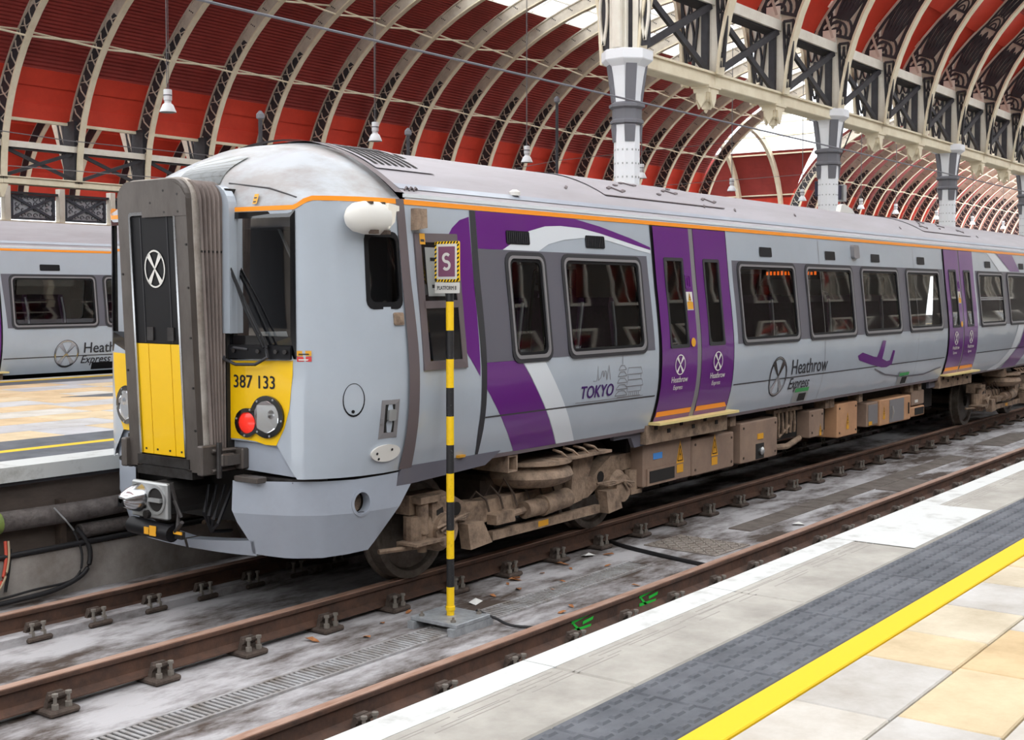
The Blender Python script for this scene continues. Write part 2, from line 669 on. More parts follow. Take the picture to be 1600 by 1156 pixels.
# tactile paving: each slab with its rows of raised lozenges
tm = MB()
tm.box(.004, .446, -5.505, -5.138, .83, .915, b=.006)
for i in range(6):
    for j in range(5):
        cx = .045 + i * .072 + (.018 if j % 2 else -.010)
        cy = -5.47 + j * .074
        tm.add([(cx - .026, cy - .014, .915), (cx + .026, cy - .014, .915), (cx + .026, cy + .014, .915), (cx - .026, cy + .014, .915),
                (cx - .018, cy - .007, .922), (cx + .018, cy - .007, .922), (cx + .018, cy + .007, .922), (cx - .018, cy + .007, .922)],
               [(0, 1, 5, 4), (1, 2, 6, 5), (2, 3, 7, 6), (3, 0, 4, 7), (4, 5, 6, 7)])
tme = tm.mesh('tactile_slab', 'tactile', fix=False)
x = -4.5
while x < 18:
    put('tactile_slab', tme, plat, (x, 0, 0))
    x += .45
MB().box(x, XB, -5.505, -5.138, .83, .915).build('tactile_slab', 'tactile', plat, label='plain far run of the tactile strip')
MB().box(XA, XB, -5.625, -5.508, .83, .917, b=.004).build('yellow_line', 'line_yellow', plat)
tiles = [MB().box(.003, L - .003, -.331, -.003, .83, .914, b=.005).mesh('paving_stone', 'stone_tile') for L in (.43, .52, .64)]
for r in range(6):
    x = -4.2 - random.random() * .5
    while x < 4.2 - r * .3:
        i = random.choice((0, 1, 1, 2))
        put('paving_stone', tiles[i], plat, (x, -5.628 - r * .335, 0))
        x += (.43, .52, .64)[i]
MB().box(5.2, XB, -16.6, -5.63, .83, .913).build('paving_field', 'coping', plat)

# wall of the building behind the photographer (seen as reflections) -
wfar = MB().box(XA, 130, 64, 64.6, -.5, 5.6).build('wall_far', 'stone_wall')  # added to block the white sky seen through the far train's windows
tag(wfar, 'added far dark station wall beyond the second train', 'wall', kind='structure')
wb = MB().box(-30, 130, -17.2, -16.7, -.5, 9.8).build('wall_back', 'stone_wall')
tag(wb, 'long pale stone station wall opposite the train', 'wall', kind='structure')
wf = MB()
ring(wf, [(-.95, 1.0), (.95, 1.0), (.95, 3.6), (-.95, 3.6)], [(-.82, 1.12), (.82, 1.12), (.82, 3.48), (-.82, 3.48)],
     lambda u, v, d: (u, d, v), .08, 0)
wf.box(-.03, .03, 0, .06, 1.1, 3.5)
wf.box(-.82, .82, 0, .06, 2.5, 2.58)
wfm = wf.mesh('window_frame', 'cream_pale')
wgm = MB().box(-.85, .85, .01, .03, 1.1, 3.5).mesh('pane', 'building_glass')
wbm = MB().box(-.82, -.06, -.01, .0, 1.2, 3.4).box(.06, .82, -.01, .0, 1.2, 3.4).mesh('blind', 'blind')
for k in range(60):
    p = part('station_window', wb, (-24 + (k % 30) * 3.4, -16.7, .6 if k < 30 else 4.2))
    put('window_frame', wfm, p)
    put('pane', wgm, p)
    put('blind', wbm, p)

we = MB().box(-30.5, -30, -17, 62, -.5, 12.5).build('wall_end', 'concourse')  # unseen wall added to give the windscreen a dark reflection
tag(we, 'added unseen dark concourse wall at the buffer end behind the photographer', 'wall', kind='structure')
for k in range(9):
    MB().box(-30.02, -29.9, -14 + k * 8, -9.5 + k * 8, .915, 4.6).build('concourse_opening', 'black', we)

# island platform beyond the train ----------------------------------
isl = thing('platform', 'island platform behind the train with beige and orange paving', 'platform', kind='structure')
MB().box(XA, 120, 1.62, 10.3, -.5, .86).build('platform_core', 'mortar', isl)
MB().box(XA, 120, 1.60, 1.66, .2, .78).build('platform_wall', 'wall_dirty', isl)
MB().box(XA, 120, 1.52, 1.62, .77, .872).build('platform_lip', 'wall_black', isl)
MB().box(XA, 120, 1.44, 1.64, -.25, .22).build('ledge', 'concrete_ledge', isl)
for k in range(20):
    MB().box(-6 + k * 1.43, -4.576 + k * 1.43, 1.505, 2.36, .80, .915, b=.006).build('coping_stone', 'coping', isl)
for a, b_, nm, mm, z in ((1.503, 1.86, 'white_edge_line', 'edge_white', .918), (2.362, 2.50, 'yellow_line', 'line_yellow', .917),
                         (2.503, 3.10, 'tactile_strip', 'tactile', .915), (1.86, 2.36, 'grey_band', 'tactile', .9165),
                         (9.86, 10.05, 'yellow_line', 'line_yellow', .917), (9.3, 9.85, 'tactile_strip', 'tactile', .915),
                         (10.06, 10.33, 'white_edge_line', 'edge_white', .916)):
    MB().box(XA, 60, a, b_, .80, z).build(nm, mm, isl)
ft = [MB().box(.004, L - .004, .004, .616, .82, .914, b=.006).mesh('paving_stone', 'stone_far') for L in (.6, .9, 1.2)]
for r in range(10):
    x = -1.5 - random.random()
    while x < 9.5:
        i = random.choice((0, 1, 2, 2))
        put('paving_stone', ft[i], isl, (x, 3.10 + r * .62, 0))
        x += (.6, .9, 1.2)[i]
MB().box(10.8, 120, 3.11, 9.29, .82, .913).build('paving_field', 'coping', isl)
MB().prism([(4.4, 6.9), (5.6, 5.8), (6.6, 6.9)], lambda u, v, d: (u, v, d), .913, .917).build('dark_patch', 'tactile', isl)
m = MB()
for tx, s, sz in ((.55, '2 CAR', .045), (1.02, '4 CAR', .055)):
    text(m, s, tx, .80, sz, lambda u, v, d: (u, 1.518 - d, v), .002, xs=1.0)
m.build('stencil_lettering', 'label_white', isl)

# pipe and cables along the island wall ------------------------------
pp = thing('pipe', 'thick grey lagged pipe along the wall under the platform edge', 'pipe', (0, 1.5, .5))
m = MB()
pts = [(XA + i * .35, random.uniform(-.008, .008), random.uniform(-.006, .006)) for i in range(60)]
m.tube(pts, [.078 + random.uniform(-.004, .005) for _ in pts], 12)
m.build('lagging', 'pipe', pp, smooth=60)
m = MB().tube([(-.6, 0, 0), (.30, 0, 0)], .086, 14)
m.build('painted_band', 'graffiti_green', pp, smooth=50, label='green painted length with scrawl')
m = MB().tube([(.10, 0, 0), (.21, 0, 0)], .088, 14)
m.build('painted_band', 'graffiti_blue', pp, smooth=50, label='blue painted patch')
m = MB().tube([(1.0, 0, -.17), (14, 0, -.17)], .062, 12)
m.build('lower_pipe', 'pipe', pp, smooth=50)
for k in range(10):
    MB().box(.85 + k * 1.7, .90 + k * 1.7, .02, .12, -.26, .1).build('pipe_bracket', 'bogie_dark', pp)
m = MB().tube([(.72, -.09, .07), (.80, -.13, -.04), (.88, -.11, -.13)], .007, 6)
m.build('tie', 'alu', pp)


def cable(pts, r, name, mm, label, n=8):
    P = [Vector(p) for p in pts]
    out = []
    for i in range(len(P) - 1):
        p0, p1, p2, p3 = P[max(i - 1, 0)], P[i], P[i + 1], P[min(i + 2, len(P) - 1)]
        for k in range(6):
            t = k / 6
            out.append(.5 * ((2 * p1) + (p2 - p0) * t + (2 * p0 - 5 * p1 + 4 * p2 - p3) * t * t + (3 * p1 - p0 - 3 * p2 + p3) * t ** 3))
    out.append(P[-1])
    o = MB().tube(out, r, n).build(name, mm, smooth=60)
    return tag(o, label, 'cable')


cable([(.95, 1.46, .37), (1.03, 1.40, .20), (.98, 1.39, .02), (.72, 1.38, -.07), (.3, 1.37, -.09), (-.4, 1.36, -.09), (-1.5, 1.36, -.10)], .020,
      'cable', 'cable', 'black cable looping down the ledge and along the track bed')
cable([(.92, 1.46, .36), (.96, 1.40, .16), (.88, 1.39, -.02), (.5, 1.38, -.04), (.0, 1.37, -.06), (-1.5, 1.35, -.07)], .010,
      'cable', 'cable', 'thinner black cable beside the looping one on the ledge')
cable([(.33, 1.46, .36), (.30, 1.41, .20), (.22, 1.38, .02), (.05, 1.36, -.08), (-.3, 1.34, -.11), (-1, 1.3, -.12)], .013,
      'cable', 'cable_red', 'red cable hanging from the pipe with the green painted band')
cable([(.35, 1.45, .36), (.32, 1.40, .22), (.25, 1.37, .06), (.1, 1.35, -.04), (-.3, 1.33, -.09), (-1, 1.29, -.11)], .009,
      'cable', 'cable_tan', 'tan cable hanging beside the red cable below the pipe')
cable([(.36, 1.44, .30), (.33, 1.42, .14), (.30, 1.42, -.02)], .012, 'cable', 'cable', 'short black cable hanging straight down the ledge')
cable([(-1.5, 1.43, .22), (.2, 1.43, .245), (1.5, 1.43, .25), (6, 1.43, .25)], .022, 'cable', 'cable', 'straight black cable lying on top of the concrete ledge')

# rails --------------------------------------------------------------
RP = [(-.033, 0), (-.036, -.012), (-.034, -.032), (-.009, -.045), (-.009, -.125), (-.055, -.148), (-.070, -.152), (-.070, -.16),
      (.070, -.16), (.070, -.152), (.055, -.148), (.009, -.125), (.009, -.045), (.034, -.032), (.036, -.012), (.033, 0)]
ch_base = MB().box(-.10, .10, -.20, .20, -.198, -.160, b=.012)
for s in (-1, 1):
    ch_base.prism([(-.07, -.160), (.07, -.160), (.045, -.075), (-.045, -.075)], lambda u, v, d: (u, d, v), s * .072, s * .105)
    ch_base.tube([(-.06, s * .105, -.10), (.06, s * .105, -.10)], .02, 8)
chm = ch_base.mesh('rail_chair', 'chair')
bl = MB()
for cx, s in ((-.045, -1), (.045, -1), (-.045, 1), (.045, 1)):
    bl.lathe([(.022, -.16), (.022, -.13), (.012, -.128), (.012, -.085), (.020, -.085), (.020, -.068)],
             lambda a, b, h, cx=cx, s=s: (cx + a, s * .155 + b, h), 6)
blm = bl.mesh('chair_bolts', 'bolt')
blo = MB().lathe([(.022, -.16), (.022, -.13), (.012, -.128), (.012, -.085), (.020, -.085), (.020, -.068)], lambda a, b, h: (a, b, h), 6).mesh('chair_bolt', 'bolt')


def rail(y, label, x0, x1, chairs, bolts=True):
    t = thing('rail', label, 'rail', (0, y, 0))
    m = MB().prism(RP, lambda u, v, d: (d, u, v), x0, x1)
    m.build('rail_web', 'rail_side', t)
    m = MB().box(x0, x1, -.034, .034, -.004, .002)
    m.build('rail_head', 'rail_head', t, label='worn shiny rail head')
    for i, cx in enumerate(chairs):
        o = put('rail_chair', chm, t, (cx, 0, 0))
        if bolts and cx < 7:
            for bx in (-.045, .045):
                for by in (-.155, .155):
                    put('chair_bolt', blo, o, (bx, by, 0))
        elif bolts and cx < 16:
            put('chair_bolts', blm, o)['kind'] = 'stuff'
    return t


r1 = rail(-.753, 'near running rail under the train, rusty with bolted chairs', XA, 110, [-.75 + .735 * i for i in range(60)])
r2 = rail(.753, 'far running rail under the train beside the island ledge', XA, 110, [-.95 + .50 * i for i in range(12)] + [5.2 + .73 * i for i in range(30)])
r3 = rail(YN, 'rusty rail next to the near platform edge with green paint marks', XA, 110, [-.65 + .70 * i for i in range(60)])
MB().prism(RP, lambda u, v, d: (d, YN - 1.506 + u, v), XA, 110).build('rail_web', 'rail_side', None)
rr = bpy.data.objects['rail_web.003'] if 'rail_web.003' in bpy.data.objects else bpy.context.scene.objects[-1]
tag(rr, 'rail hidden below the near platform edge', 'rail')
rr.name = 'rail.003'
m = MB()
for x0, sgn in ((2.26, 1), (3.18, 1)):
    for i, (a, b_, c, d) in enumerate(((0, .02, .30, .05), (.02, .01, .1, -.06), (.14, -.01, .27, .0), (.0, -.04, .24, -.05))):
        m.prism([(x0 + a, -.085 + b_), (x0 + c, -.085 + d), (x0 + c + .01, -.085 + d + .022), (x0 + a, -.085 + b_ + .022)],
                lambda u, v, q: (u, q, v), -.012, -.010 - .004)
gp = m.build('paint_mark', 'spray_green', r3, label='green sprayed mark')

# drain, covers, litter ---------------------------------------------
dr = thing('drain_channel', 'slotted grey drain channel in the track bed beside the stop post', 'drain', (0, -1.54, -.2))
MB().box(-2.2, 4.75, -.115, .115, -.02, .006).build('channel', 'void', dr)
m = MB()
x = -2.2
while x < 4.7:
    m.box(x, x + .022, -.105, .105, -.004, .014)
    x += .043
gb = m.build('grate_bars', 'grate', dr)
gb['kind'] = 'stuff'
m = MB().box(-2.2, 4.75, -.125, -.103, -.02, .016).box(-2.2, 4.75, .103, .125, -.02, .016)
m.build('grate_edge', 'grate', dr)
mc = thing('manhole_cover', 'square chequered access cover in the track bed', 'cover', (5.8, -1.55, -.2), rotz=-.05)
MB().box(-.33, .33, -.40, .40, -.02, .010).build('plate', 'manhole', mc)
m = MB()
for i in range(9):
    for j in range(11):
        a = PI / 4 if (i + j) % 2 else -PI / 4
        m.box(-.028, .028, -.009, .009, .009, .017, M=Matrix.Translation((-.28 + i * .07, -.35 + j * .07, 0)) @ Matrix.Rotation(a, 4, 'Z'))
m.build('chequer_bars', 'manhole', mc)['kind'] = 'stuff'
ds = thing('cable_trough', 'dark strip of trough lids along the track bed beyond the cover', 'trough', (0, -1.53, -.2))
lid = MB().box(.004, .55, -.13, .13, -.02, .012, b=.006).mesh('trough_lid', 'dark_slab')
for k in range(13):
    put('trough_lid', lid, ds, (6.75 + k * .556, 0, 0))
for a, b_, yy, lb in ((10.2, 11.3, -1.9, 'dark square cover plate in the track bed near the platform rail'), (15.6, 17.6, -1.5, 'long dark cover plate in the far track bed')):
    tag(MB().box(a, b_, yy - .22, yy + .22, -.21, -.19, b=.004).build('cover_plate', 'dark_slab'), lb, 'cover')
cable([(5.55, -.62, -.19), (5.3, -1.0, -.185), (5.14, -1.5, -.185), (5.02, -2.0, -.185), (4.9, -2.42, -.17)], .022, 'cable', 'cable',
      'dark cable crossing the track bed between the two rails')
lf = bmesh.new()
me = bpy.data.meshes.new('dry_leaf')
me.from_pydata([(-.05, 0, 0), (-.02, .028, .008), (.03, .022, .02), (.055, 0, .012), (.02, -.03, .018), (-.025, -.024, .004), (0, 0, .004)], [],
               [(0, 6, 1), (1, 6, 2), (2, 6, 3), (3, 6, 4), (4, 6, 5), (5, 6, 0)])
me.materials.append(MATS['leaf'])
places = [(3.0, -1.2), (3.4, -1.05), (3.55, -1.02), (3.9, -1.05), (4.3, -1.0), (3.45, -1.5), (3.3, -1.24), (3.75, -1.38), (4.2, -1.15), (4.5, -1.35),
          (1.85, -1.05), (1.2, -.98), (3.1, -1.9), (2.9, -1.95), (4.0, -1.95), (1.5, -1.22), (2.35, -1.2), (4.9, -1.1), (3.6, -.98), (2.2, -1.0)]
ORDL = ['nearest', 'second nearest', 'third nearest', 'fourth nearest', 'fifth nearest', 'sixth nearest', 'seventh nearest', 'eighth nearest', 'ninth nearest', 'tenth nearest',
        'eleventh nearest', 'twelfth nearest', 'thirteenth nearest', 'fourteenth nearest', 'fifteenth nearest', 'sixteenth nearest', 'seventeenth nearest',
        'third farthest', 'second farthest', 'farthest']
places.sort(key=lambda p: math.hypot(p[0] - 2.1, p[1] + 1.5))
for i, (x, y) in enumerate(places):
    o = put('dry_leaf', me, None, (x, y, -.196), random.random() * 6)
    s = random.uniform(.6, 1.25)
    o.scale = (s, s * random.uniform(.7, 1.1), s)
    tag(o, 'curled dry brown leaf on the track bed, %s %s the stop post' % (ORDL[i], 'from' if 'farthest' in ORDL[i] else 'to'), 'leaf', 'dry leaves on the track bed')
lm = bpy.data.meshes.new('litter')
lm.from_pydata([(-.07, -.03, 0), (.06, -.04, .005), (.075, .03, .02), (-.05, .04, .012), (0, 0, .035)], [], [(0, 1, 4), (1, 2, 4), (2, 3, 4), (3, 0, 4)])
lm.materials.append(MATS['litter'])
for (x, y), lb in zip(((2.75, -1.22), (4.75, -.98), (7.4, -1.9)), ('crumpled white paper scrap near the stop post', 'crumpled white paper scrap beside a rail chair',
                                                                     'crumpled white paper scrap near the platform rail')):
    tag(put('paper_scrap', lm, None, (x, y, -.198), random.random() * 6), lb, 'litter')

# stop marker post ---------------------------------------------------
sp = thing('stop_sign', 'black and yellow banded post carrying a mauve S stop board', 'sign', (2.10, -1.50, -.2))
m = MB()
m.box(-.20, .20, -.22, .22, .055, .085, b=.004)
m.build('base_plate', 'galv', sp)
for s in (-1, 1):
    MB().box(-.23, .23, s * .19 - .03, s * .19 + .03, .0, .055).build('base_channel', 'galv', sp)
for i, (x, y) in enumerate(((-.15, -.15), (.15, -.15), (-.15, .15), (.15, .15))):
    MB().lathe([(.02, .085), (.02, .10), (.009, .10), (.009, .12)], lambda a, b, h, x=x, y=y: (x + a, y + b, h), 6).build('bolt', 'bolt', sp)
zs = [.085 + .2105 * i for i in range(12)] + [2.62]
for i in range(len(zs) - 1):
    m = MB().lathe([(.029, zs[i]), (.029, zs[i + 1])], lambda a, b, h: (a, b, h), 16)
    m.build('post_band', 'sign_yellow' if i % 2 == 0 else 'pole_black', sp, smooth=40)
MB().lathe([(.031, .12), (.035, .122), (.035, .15), (.031, .152)], lambda a, b, h: (a, b, h), 16).build('post_collar', 'sign_yellow', sp)


def fsg(u, v, d):
    # u to the viewer's right, v up, d towards the viewer
    return (-.034 - d, -u, v)


m = MB().prism(rrect(-.115, 2.545, .115, 2.84, .012, 2), fsg, -.012, 0)
bd = m.build('board', 'sign_yellow', sp)
m = MB()
for k in range(8):
    for vv in (2.546, 2.822):
        u = -.113 + k * .0285
        m.prism([(u, vv), (u + .013, vv), (u + .024, vv + .017), (u + .011, vv + .017)], fsg, 0, .0015)
for k in range(9):
    for uu in (-.1145, .0975):
        v_ = 2.552 + k * .031
        m.prism([(uu, v_), (uu + .017, v_ + .010), (uu + .017, v_ + .024), (uu, v_ + .014)], fsg, 0, .0015)
m.build('hazard_stripes', 'black', bd)
MB().prism(rrect(-.096, 2.564, .096, 2.821, .005, 2), fsg, 0, .002).build('white_panel', 'label_white', bd)
MB().prism(rrect(-.078, 2.583, .078, 2.802, .004, 2), fsg, .002, .004).build('mauve_panel', 'sign_mauve', bd)
m = MB()
cs = []
for k in range(13):
    a = math.radians(35 + 235 * k / 12)
    cs.append((.030 * math.cos(a), .0275 + .0275 * math.sin(a)))
for k in range(1, 13):
    a = math.radians(90 - 235 * k / 12)
    cs.append((.030 * math.cos(a), -.0275 + .0275 * math.sin(a)))
m.strip2([(x, 2.692 + z) for x, z in cs], .021, fsg, .004, .0065)
m.build('letter', 'label_white', bd)
MB().prism(rrect(-.115, 2.462, .115, 2.54, .006, 2), fsg, -.008, 0).build('plate', 'label_white', sp)
m = MB()
text(m, 'PLATFORM 8', 0, 2.487, .040, fsg, .002, align='CENTER', xs=.80, bold=.001)
m.build('lettering', 'text_dark', sp, fix=False)
cable([(2.25, -1.62, -.09), (2.33, -1.74, -.15), (2.33, -1.92, -.18), (2.5, -2.2, -.185), (2.62, -2.38, -.17)], .011, 'cable', 'cable',
      'thin dark cable from the stop post base to the rail')


# ================================================================== station roof
CY, CA, CZ, CB, CN = 22.9, 17.4, 6.6, 11.7, 2.2      # central span, inner (soffit) curve
NY, NA, NZ, NB = -5.2, 11.3, 6.6, 8.1                # near span


def arch(cy, a, z0, b, t, off=0.0):
    """t from 0 (far foot, +y) to 1 (near foot, -y); superellipse, offset outwards"""
    th = PI * t
    c, s = math.cos(th), math.sin(th)
    e = 2 / CN
    if c < 0 and cy == CY:
        a -= 1.4          # the near foot stands on the column row
    return (cy + (a + off) * math.copysign(abs(c) ** e, c), z0 + (b + off) * abs(s) ** e)


def seg_t(z, cy, a, z0, b, off=0.0):
    """parameter t on the +y side where the offset curve reaches height z"""
    lo, hi = 0.0, 0.5
    for _ in range(40):
        md = (lo + hi) / 2
        if arch(cy, a, z0, b, md, off)[1] < z:
            lo = md
        else:
            hi = md
    return lo


def band(cy, a, z0, b, t0, t1, o0, o1, x0, x1, n=10, mb=None):
    """solid band between two offsets of the arch, from t0 to t1, x0..x1"""
    mb = mb or MB()
    f = o0 if callable(o0) else (lambda t: o0)
    g = o1 if callable(o1) else (lambda t: o1)
    vs_ = []
    for i in range(n + 1):
        t = t0 + (t1 - t0) * i / n
        p, q = arch(cy, a, z0, b, t, f(t)), arch(cy, a, z0, b, t, g(t))
        vs_ += [(x0, p[0], p[1]), (x0, q[0], q[1]), (x1, q[0], q[1]), (x1, p[0], p[1])]
    fs_ = []
    for i in range(n):
        for k in range(4):
            fs_.append((i * 4 + k, i * 4 + (k + 1) % 4, i * 4 + 4 + (k + 1) % 4, i * 4 + 4 + k))
    fs_ += [(0, 1, 2, 3), tuple(n * 4 + k for k in (3, 2, 1, 0))]
    return mb.add(vs_, fs_)


def ribbon(mb, pts, wd, x0, x1):
    return mb.strip2(pts, wd, lambda u, v, d: (d, u, v), x0, x1)


CD = 0.85          # rib depth, central span
tA = seg_t(7.0, CY, CA, CZ, CB)
tB = seg_t(13.7, CY, CA, CZ, CB)
T96 = seg_t(9.55, CY, CA, CZ, CB, CD)
T115 = seg_t(11.55, CY, CA, CZ, CB, CD)
T108 = seg_t(10.8, CY, CA, CZ, CB, CD)
T125 = seg_t(12.5, CY, CA, CZ, CB, CD)
TGL = seg_t(17.4, CY, CA, CZ, CB, CD)


def depth_c(t):
    u = min(t, 1 - t)
    return .62 + .40 * max(0, 1 - u / .16)


# rib meshes of the central span, shared by every rib
m = MB()
band(CY, CA, CZ, CB, tA, 1 - tA, 0, -.07, -.14, .14, 44, m)
rib_flange = m.mesh('rib_flange', 'cream')
m = MB()
tN9 = 1 - seg_t(9.0, CY, CA, CZ, CB)
band(CY, CA, CZ, CB, tA, tN9, 0, depth_c, -.035, .035, 44, m)
band(CY, CA, CZ, CB, tA, tN9, lambda t: depth_c(t) - .05, lambda t: depth_c(t) + .02, -.10, .10, 44, m)
rib_web = m.mesh('rib_web', 'rib_web')
m = MB()
for sd_ in (0,):
    a_, b_ = (tA, tB) if not sd_ else (1 - tA, 1 - tB)
    band(CY, CA, CZ, CB, a_, b_, .06, lambda t: depth_c(t) * (.9 - .35 * max(0, (min(t, 1 - t) - tB * .86) / (tB * .14))), -.055, -.03, 22, m)
rib_dark = m.mesh('tracery_plate', 'iron')
m = MB()
for sd_ in (0,):
    K = 15
    for k in range(K):
        ta = tA + (tB - tA) * (k + .2) / K
        tb = tA + (tB - tA) * (k + .9) / K
        for q, (e0, e1) in enumerate(((.12, .82), (.82, .12))):
            t0, t1 = (ta, tb) if not sd_ else (1 - ta, 1 - tb)
            d0, d1 = depth_c(t0), depth_c(t1)
            tm_ = (t0 + t1) / 2
            pts = [arch(CY, CA, CZ, CB, t0, e0 * d0), arch(CY, CA, CZ, CB, tm_, (.30 if q else .62) * d0), arch(CY, CA, CZ, CB, t1, e1 * d1)]
            if q == 0:
                ribbon(m, pts, .055, -.085, -.05)
            elif k % 2 == 0:
                ribbon(m, pts, .04, -.08, -.05)
rib_bars = m.mesh('tracery_bars', 'rib_web')
m = MB()
for k in range(14):
    t = tB + .02 + (.5 - tB) * k / 13
    p = arch(CY, CA, CZ, CB, t, .38)
    for dy, dz in ((0, 0), (.10, .06), (-.10, -.06)):
        m.lathe([(.035, -.05), (.035, -.03)], lambda a, b, h, p=p, dy=dy, dz=dz: (h, p[0] + dy + a, p[1] + dz + b), 6)
rib_holes = m.mesh('rivet_hole', 'iron')

ceil = thing('ceiling', 'great arched central roof with cream ribs, red cladding and glazed crown', 'roof', kind='structure')
FX = [20.29 + 3.54 * k for k in range(-9, 19)] + [101.3 + 3.6 * k for k in range(37)]


def mk_rib(x, parent, meshes, full=True):
    r = put('roof_rib', meshes[0], parent, (x, 0, 0))
    put('rib_web', meshes[1], r)
    if full:
        for n_, me_ in (('tracery_plate', meshes[2]), ('tracery_bars', meshes[3]), ('rivet_holes', meshes[4])):
            put(n_, me_, r)
    return r


CM = (rib_flange, rib_web, rib_dark, rib_bars, rib_holes)
m = MB()
band(CY, CA, CZ, CB, tA, .74, 0, -.07, -.14, .14, 34, m)
hf = m.mesh('rib_flange', 'cream')
m = MB()
band(CY, CA, CZ, CB, tA, .74, 0, depth_c, -.035, .035, 34, m)
hw_ = m.mesh('rib_web', 'rib_web')
NXN = [17.4, 20.85, 24.4, 27.95, 31.4, 34.85, 38.2, 41.5, 44.9, 48.15, 51.6, 55.0] + [58.5 + 3.5 * k for k in range(12)]
for i, x in enumerate(FX):
    if i < 8:
        mk_rib(x, ceil, (hf, hw_, rib_dark, rib_bars, rib_holes), True)      # opens into the transept: no foot on the column row
        continue
    r = mk_rib(x, ceil, CM, True)
    if 8 <= i < 8 + len(NXN) and x < 85:
        a = -(NXN[i - 8] - x) / 33.6
        r.rotation_euler = (0, 0, -a * -1 if False else math.atan((NXN[i - 8] - x) / 33.6))
        ca, sa = math.cos(r.rotation_euler[2]), math.sin(r.rotation_euler[2])
        r.location = (x + sa * 40.3, 40.3 - ca * 40.3, 0)
# cladding of one bay (3.54 long), shared
BAY = 3.54


def corr(cy, a, z0, b, t0, t1, off, L, pitch=.17, amp=.035):
    """sheet with fine ridges running along the bay"""
    n0 = 220
    P = [arch(cy, a, z0, b, t0 + (t1 - t0) * i / n0, off(t0 + (t1 - t0) * i / n0) if callable(off) else off) for i in range(n0 + 1)]
    d = [0]
    for i in range(n0):
        d.append(d[-1] + math.hypot(P[i + 1][0] - P[i][0], P[i + 1][1] - P[i][1]))
    K = int(d[-1] / pitch * 2)
    vs_, fs_ = [], []
    for k in range(K + 1):
        s = d[-1] * k / K
        i = min(n0 - 1, max(j for j in range(n0) if d[j] <= s + 1e-9))
        y = interp(s, d[i:i + 2], [P[i][0], P[i + 1][0]])
        z = interp(s, d[i:i + 2], [P[i][1], P[i + 1][1]])
        tx, tz = P[i + 1][0] - P[i][0], P[i + 1][1] - P[i][1]
        l = math.hypot(tx, tz)
        ny, nz = tz / l, -tx / l
        if (y - cy) * ny + (z - z0) * nz < 0:
            ny, nz = -ny, -nz
        e = amp if k % 2 else 0
        vs_ += [(0, y + ny * e, z + nz * e), (L, y + ny * e, z + nz * e)]
    for k in range(K):
        fs_.append((k * 2, k * 2 + 1, k * 2 + 3, k * 2 + 2))
    return MB().add(vs_, fs_)


corr_far = corr(CY, CA, CZ, CB, T115, TGL, CD + .05, BAY).mesh('corrugated_sheet', 'dark_red', fix=False)
red_far = []
tz = [T96, T96 + (T115 - T96) * .30, T96 + (T115 - T96) * .66, T115]
for i in range(3):
    red_far.append(band(CY, CA, CZ, CB, tz[i], tz[i + 1], CD + (.0 if i != 1 else .05), CD + .14, .01, BAY - .01, 4).mesh('red_board', 'red_panel'))
gl_m = []
for i in range(4):
    t0, t1 = TGL + (1 - 2 * TGL) * i / 4, TGL + (1 - 2 * TGL) * (i + 1) / 4
    gl_m.append(MB().grid(1, 8, lambda u, v, t0=t0, t1=t1: (u * BAY, ) + arch(CY, CA, CZ, CB, lerp(t0, t1, v), CD + .2)).mesh('roof_light', 'roof_glazing', smooth=40))
m = MB()
for j in range(13):
    t = TGL + (1 - 2 * TGL) * j / 12
    p = arch(CY, CA, CZ, CB, t, CD + .12)
    m.box(0, BAY, p[0] - .05, p[0] + .05, p[1] - .05, p[1] + .05)
for j in range(1, 3):
    band(CY, CA, CZ, CB, TGL, 1 - TGL, CD + .08, CD + .16, BAY * j / 3 - .025, BAY * j / 3 + .025, 16, m)
glaz_bar = m.mesh('glazing_bars', 'cream_pale')
p_lo = arch(CY, CA, CZ, CB, T96, CD)
gut_m = MB().box(0, BAY, p_lo[0] - .04, p_lo[0] + .14, p_lo[1] - .12, p_lo[1]).mesh('cladding_trim', 'cream')
corr_near = corr(CY, CA, CZ, CB, 1 - T125, 1 - TGL, CD + .05, BAY, .35).mesh('corrugated_sheet', 'dark_red', fix=False)
red_near = band(CY, CA, CZ, CB, 1 - T108, 1 - T125, CD, CD + .12, 0, BAY, 6).mesh('red_board', 'red_panel')
for i, x in enumerate(FX):
    if 83 < x < 85:
        continue
    far = x > 100
    sc = 1.0 if not far else 3.6 / 3.54
    c = part('roof_bay', ceil, (x, 0, 0))
    c.scale = (sc, 1, 1)
    for nm, me_ in [('corrugated_sheet', corr_far)] + [('red_board', q) for q in red_far] + [('cladding_trim', gut_m)]:
        put(nm, me_, c)
    for q in gl_m:
        put('roof_light', q, c)
    put('glazing_bars', glaz_bar, c)
    if x < 60:
        put('corrugated_sheet', corr_near, c)
        put('red_board', red_near, c)
# tie bars between ribs
m1, m2 = MB(), MB()
for zz in (12.5, 15.4):
    t = seg_t(zz, CY, CA, CZ, CB)
    p, q = arch(CY, CA, CZ, CB, t, -.05), arch(CY, CA, CZ, CB, t - .006, .75)
    q = arch(CY, CA, CZ, CB, t, .60)
    m1.tube([(0, p[0], p[1]), (BAY, q[0], q[1])], .045, 5)
    m1.tube([(0, q[0], q[1]), (BAY, p[0], p[1])], .045, 5)
tie = m1.mesh('tie_bar', 'cream')
for x in FX:
    if not 83 < x < 85:
        put('tie_bar', tie, ceil, (x, 0, 0))


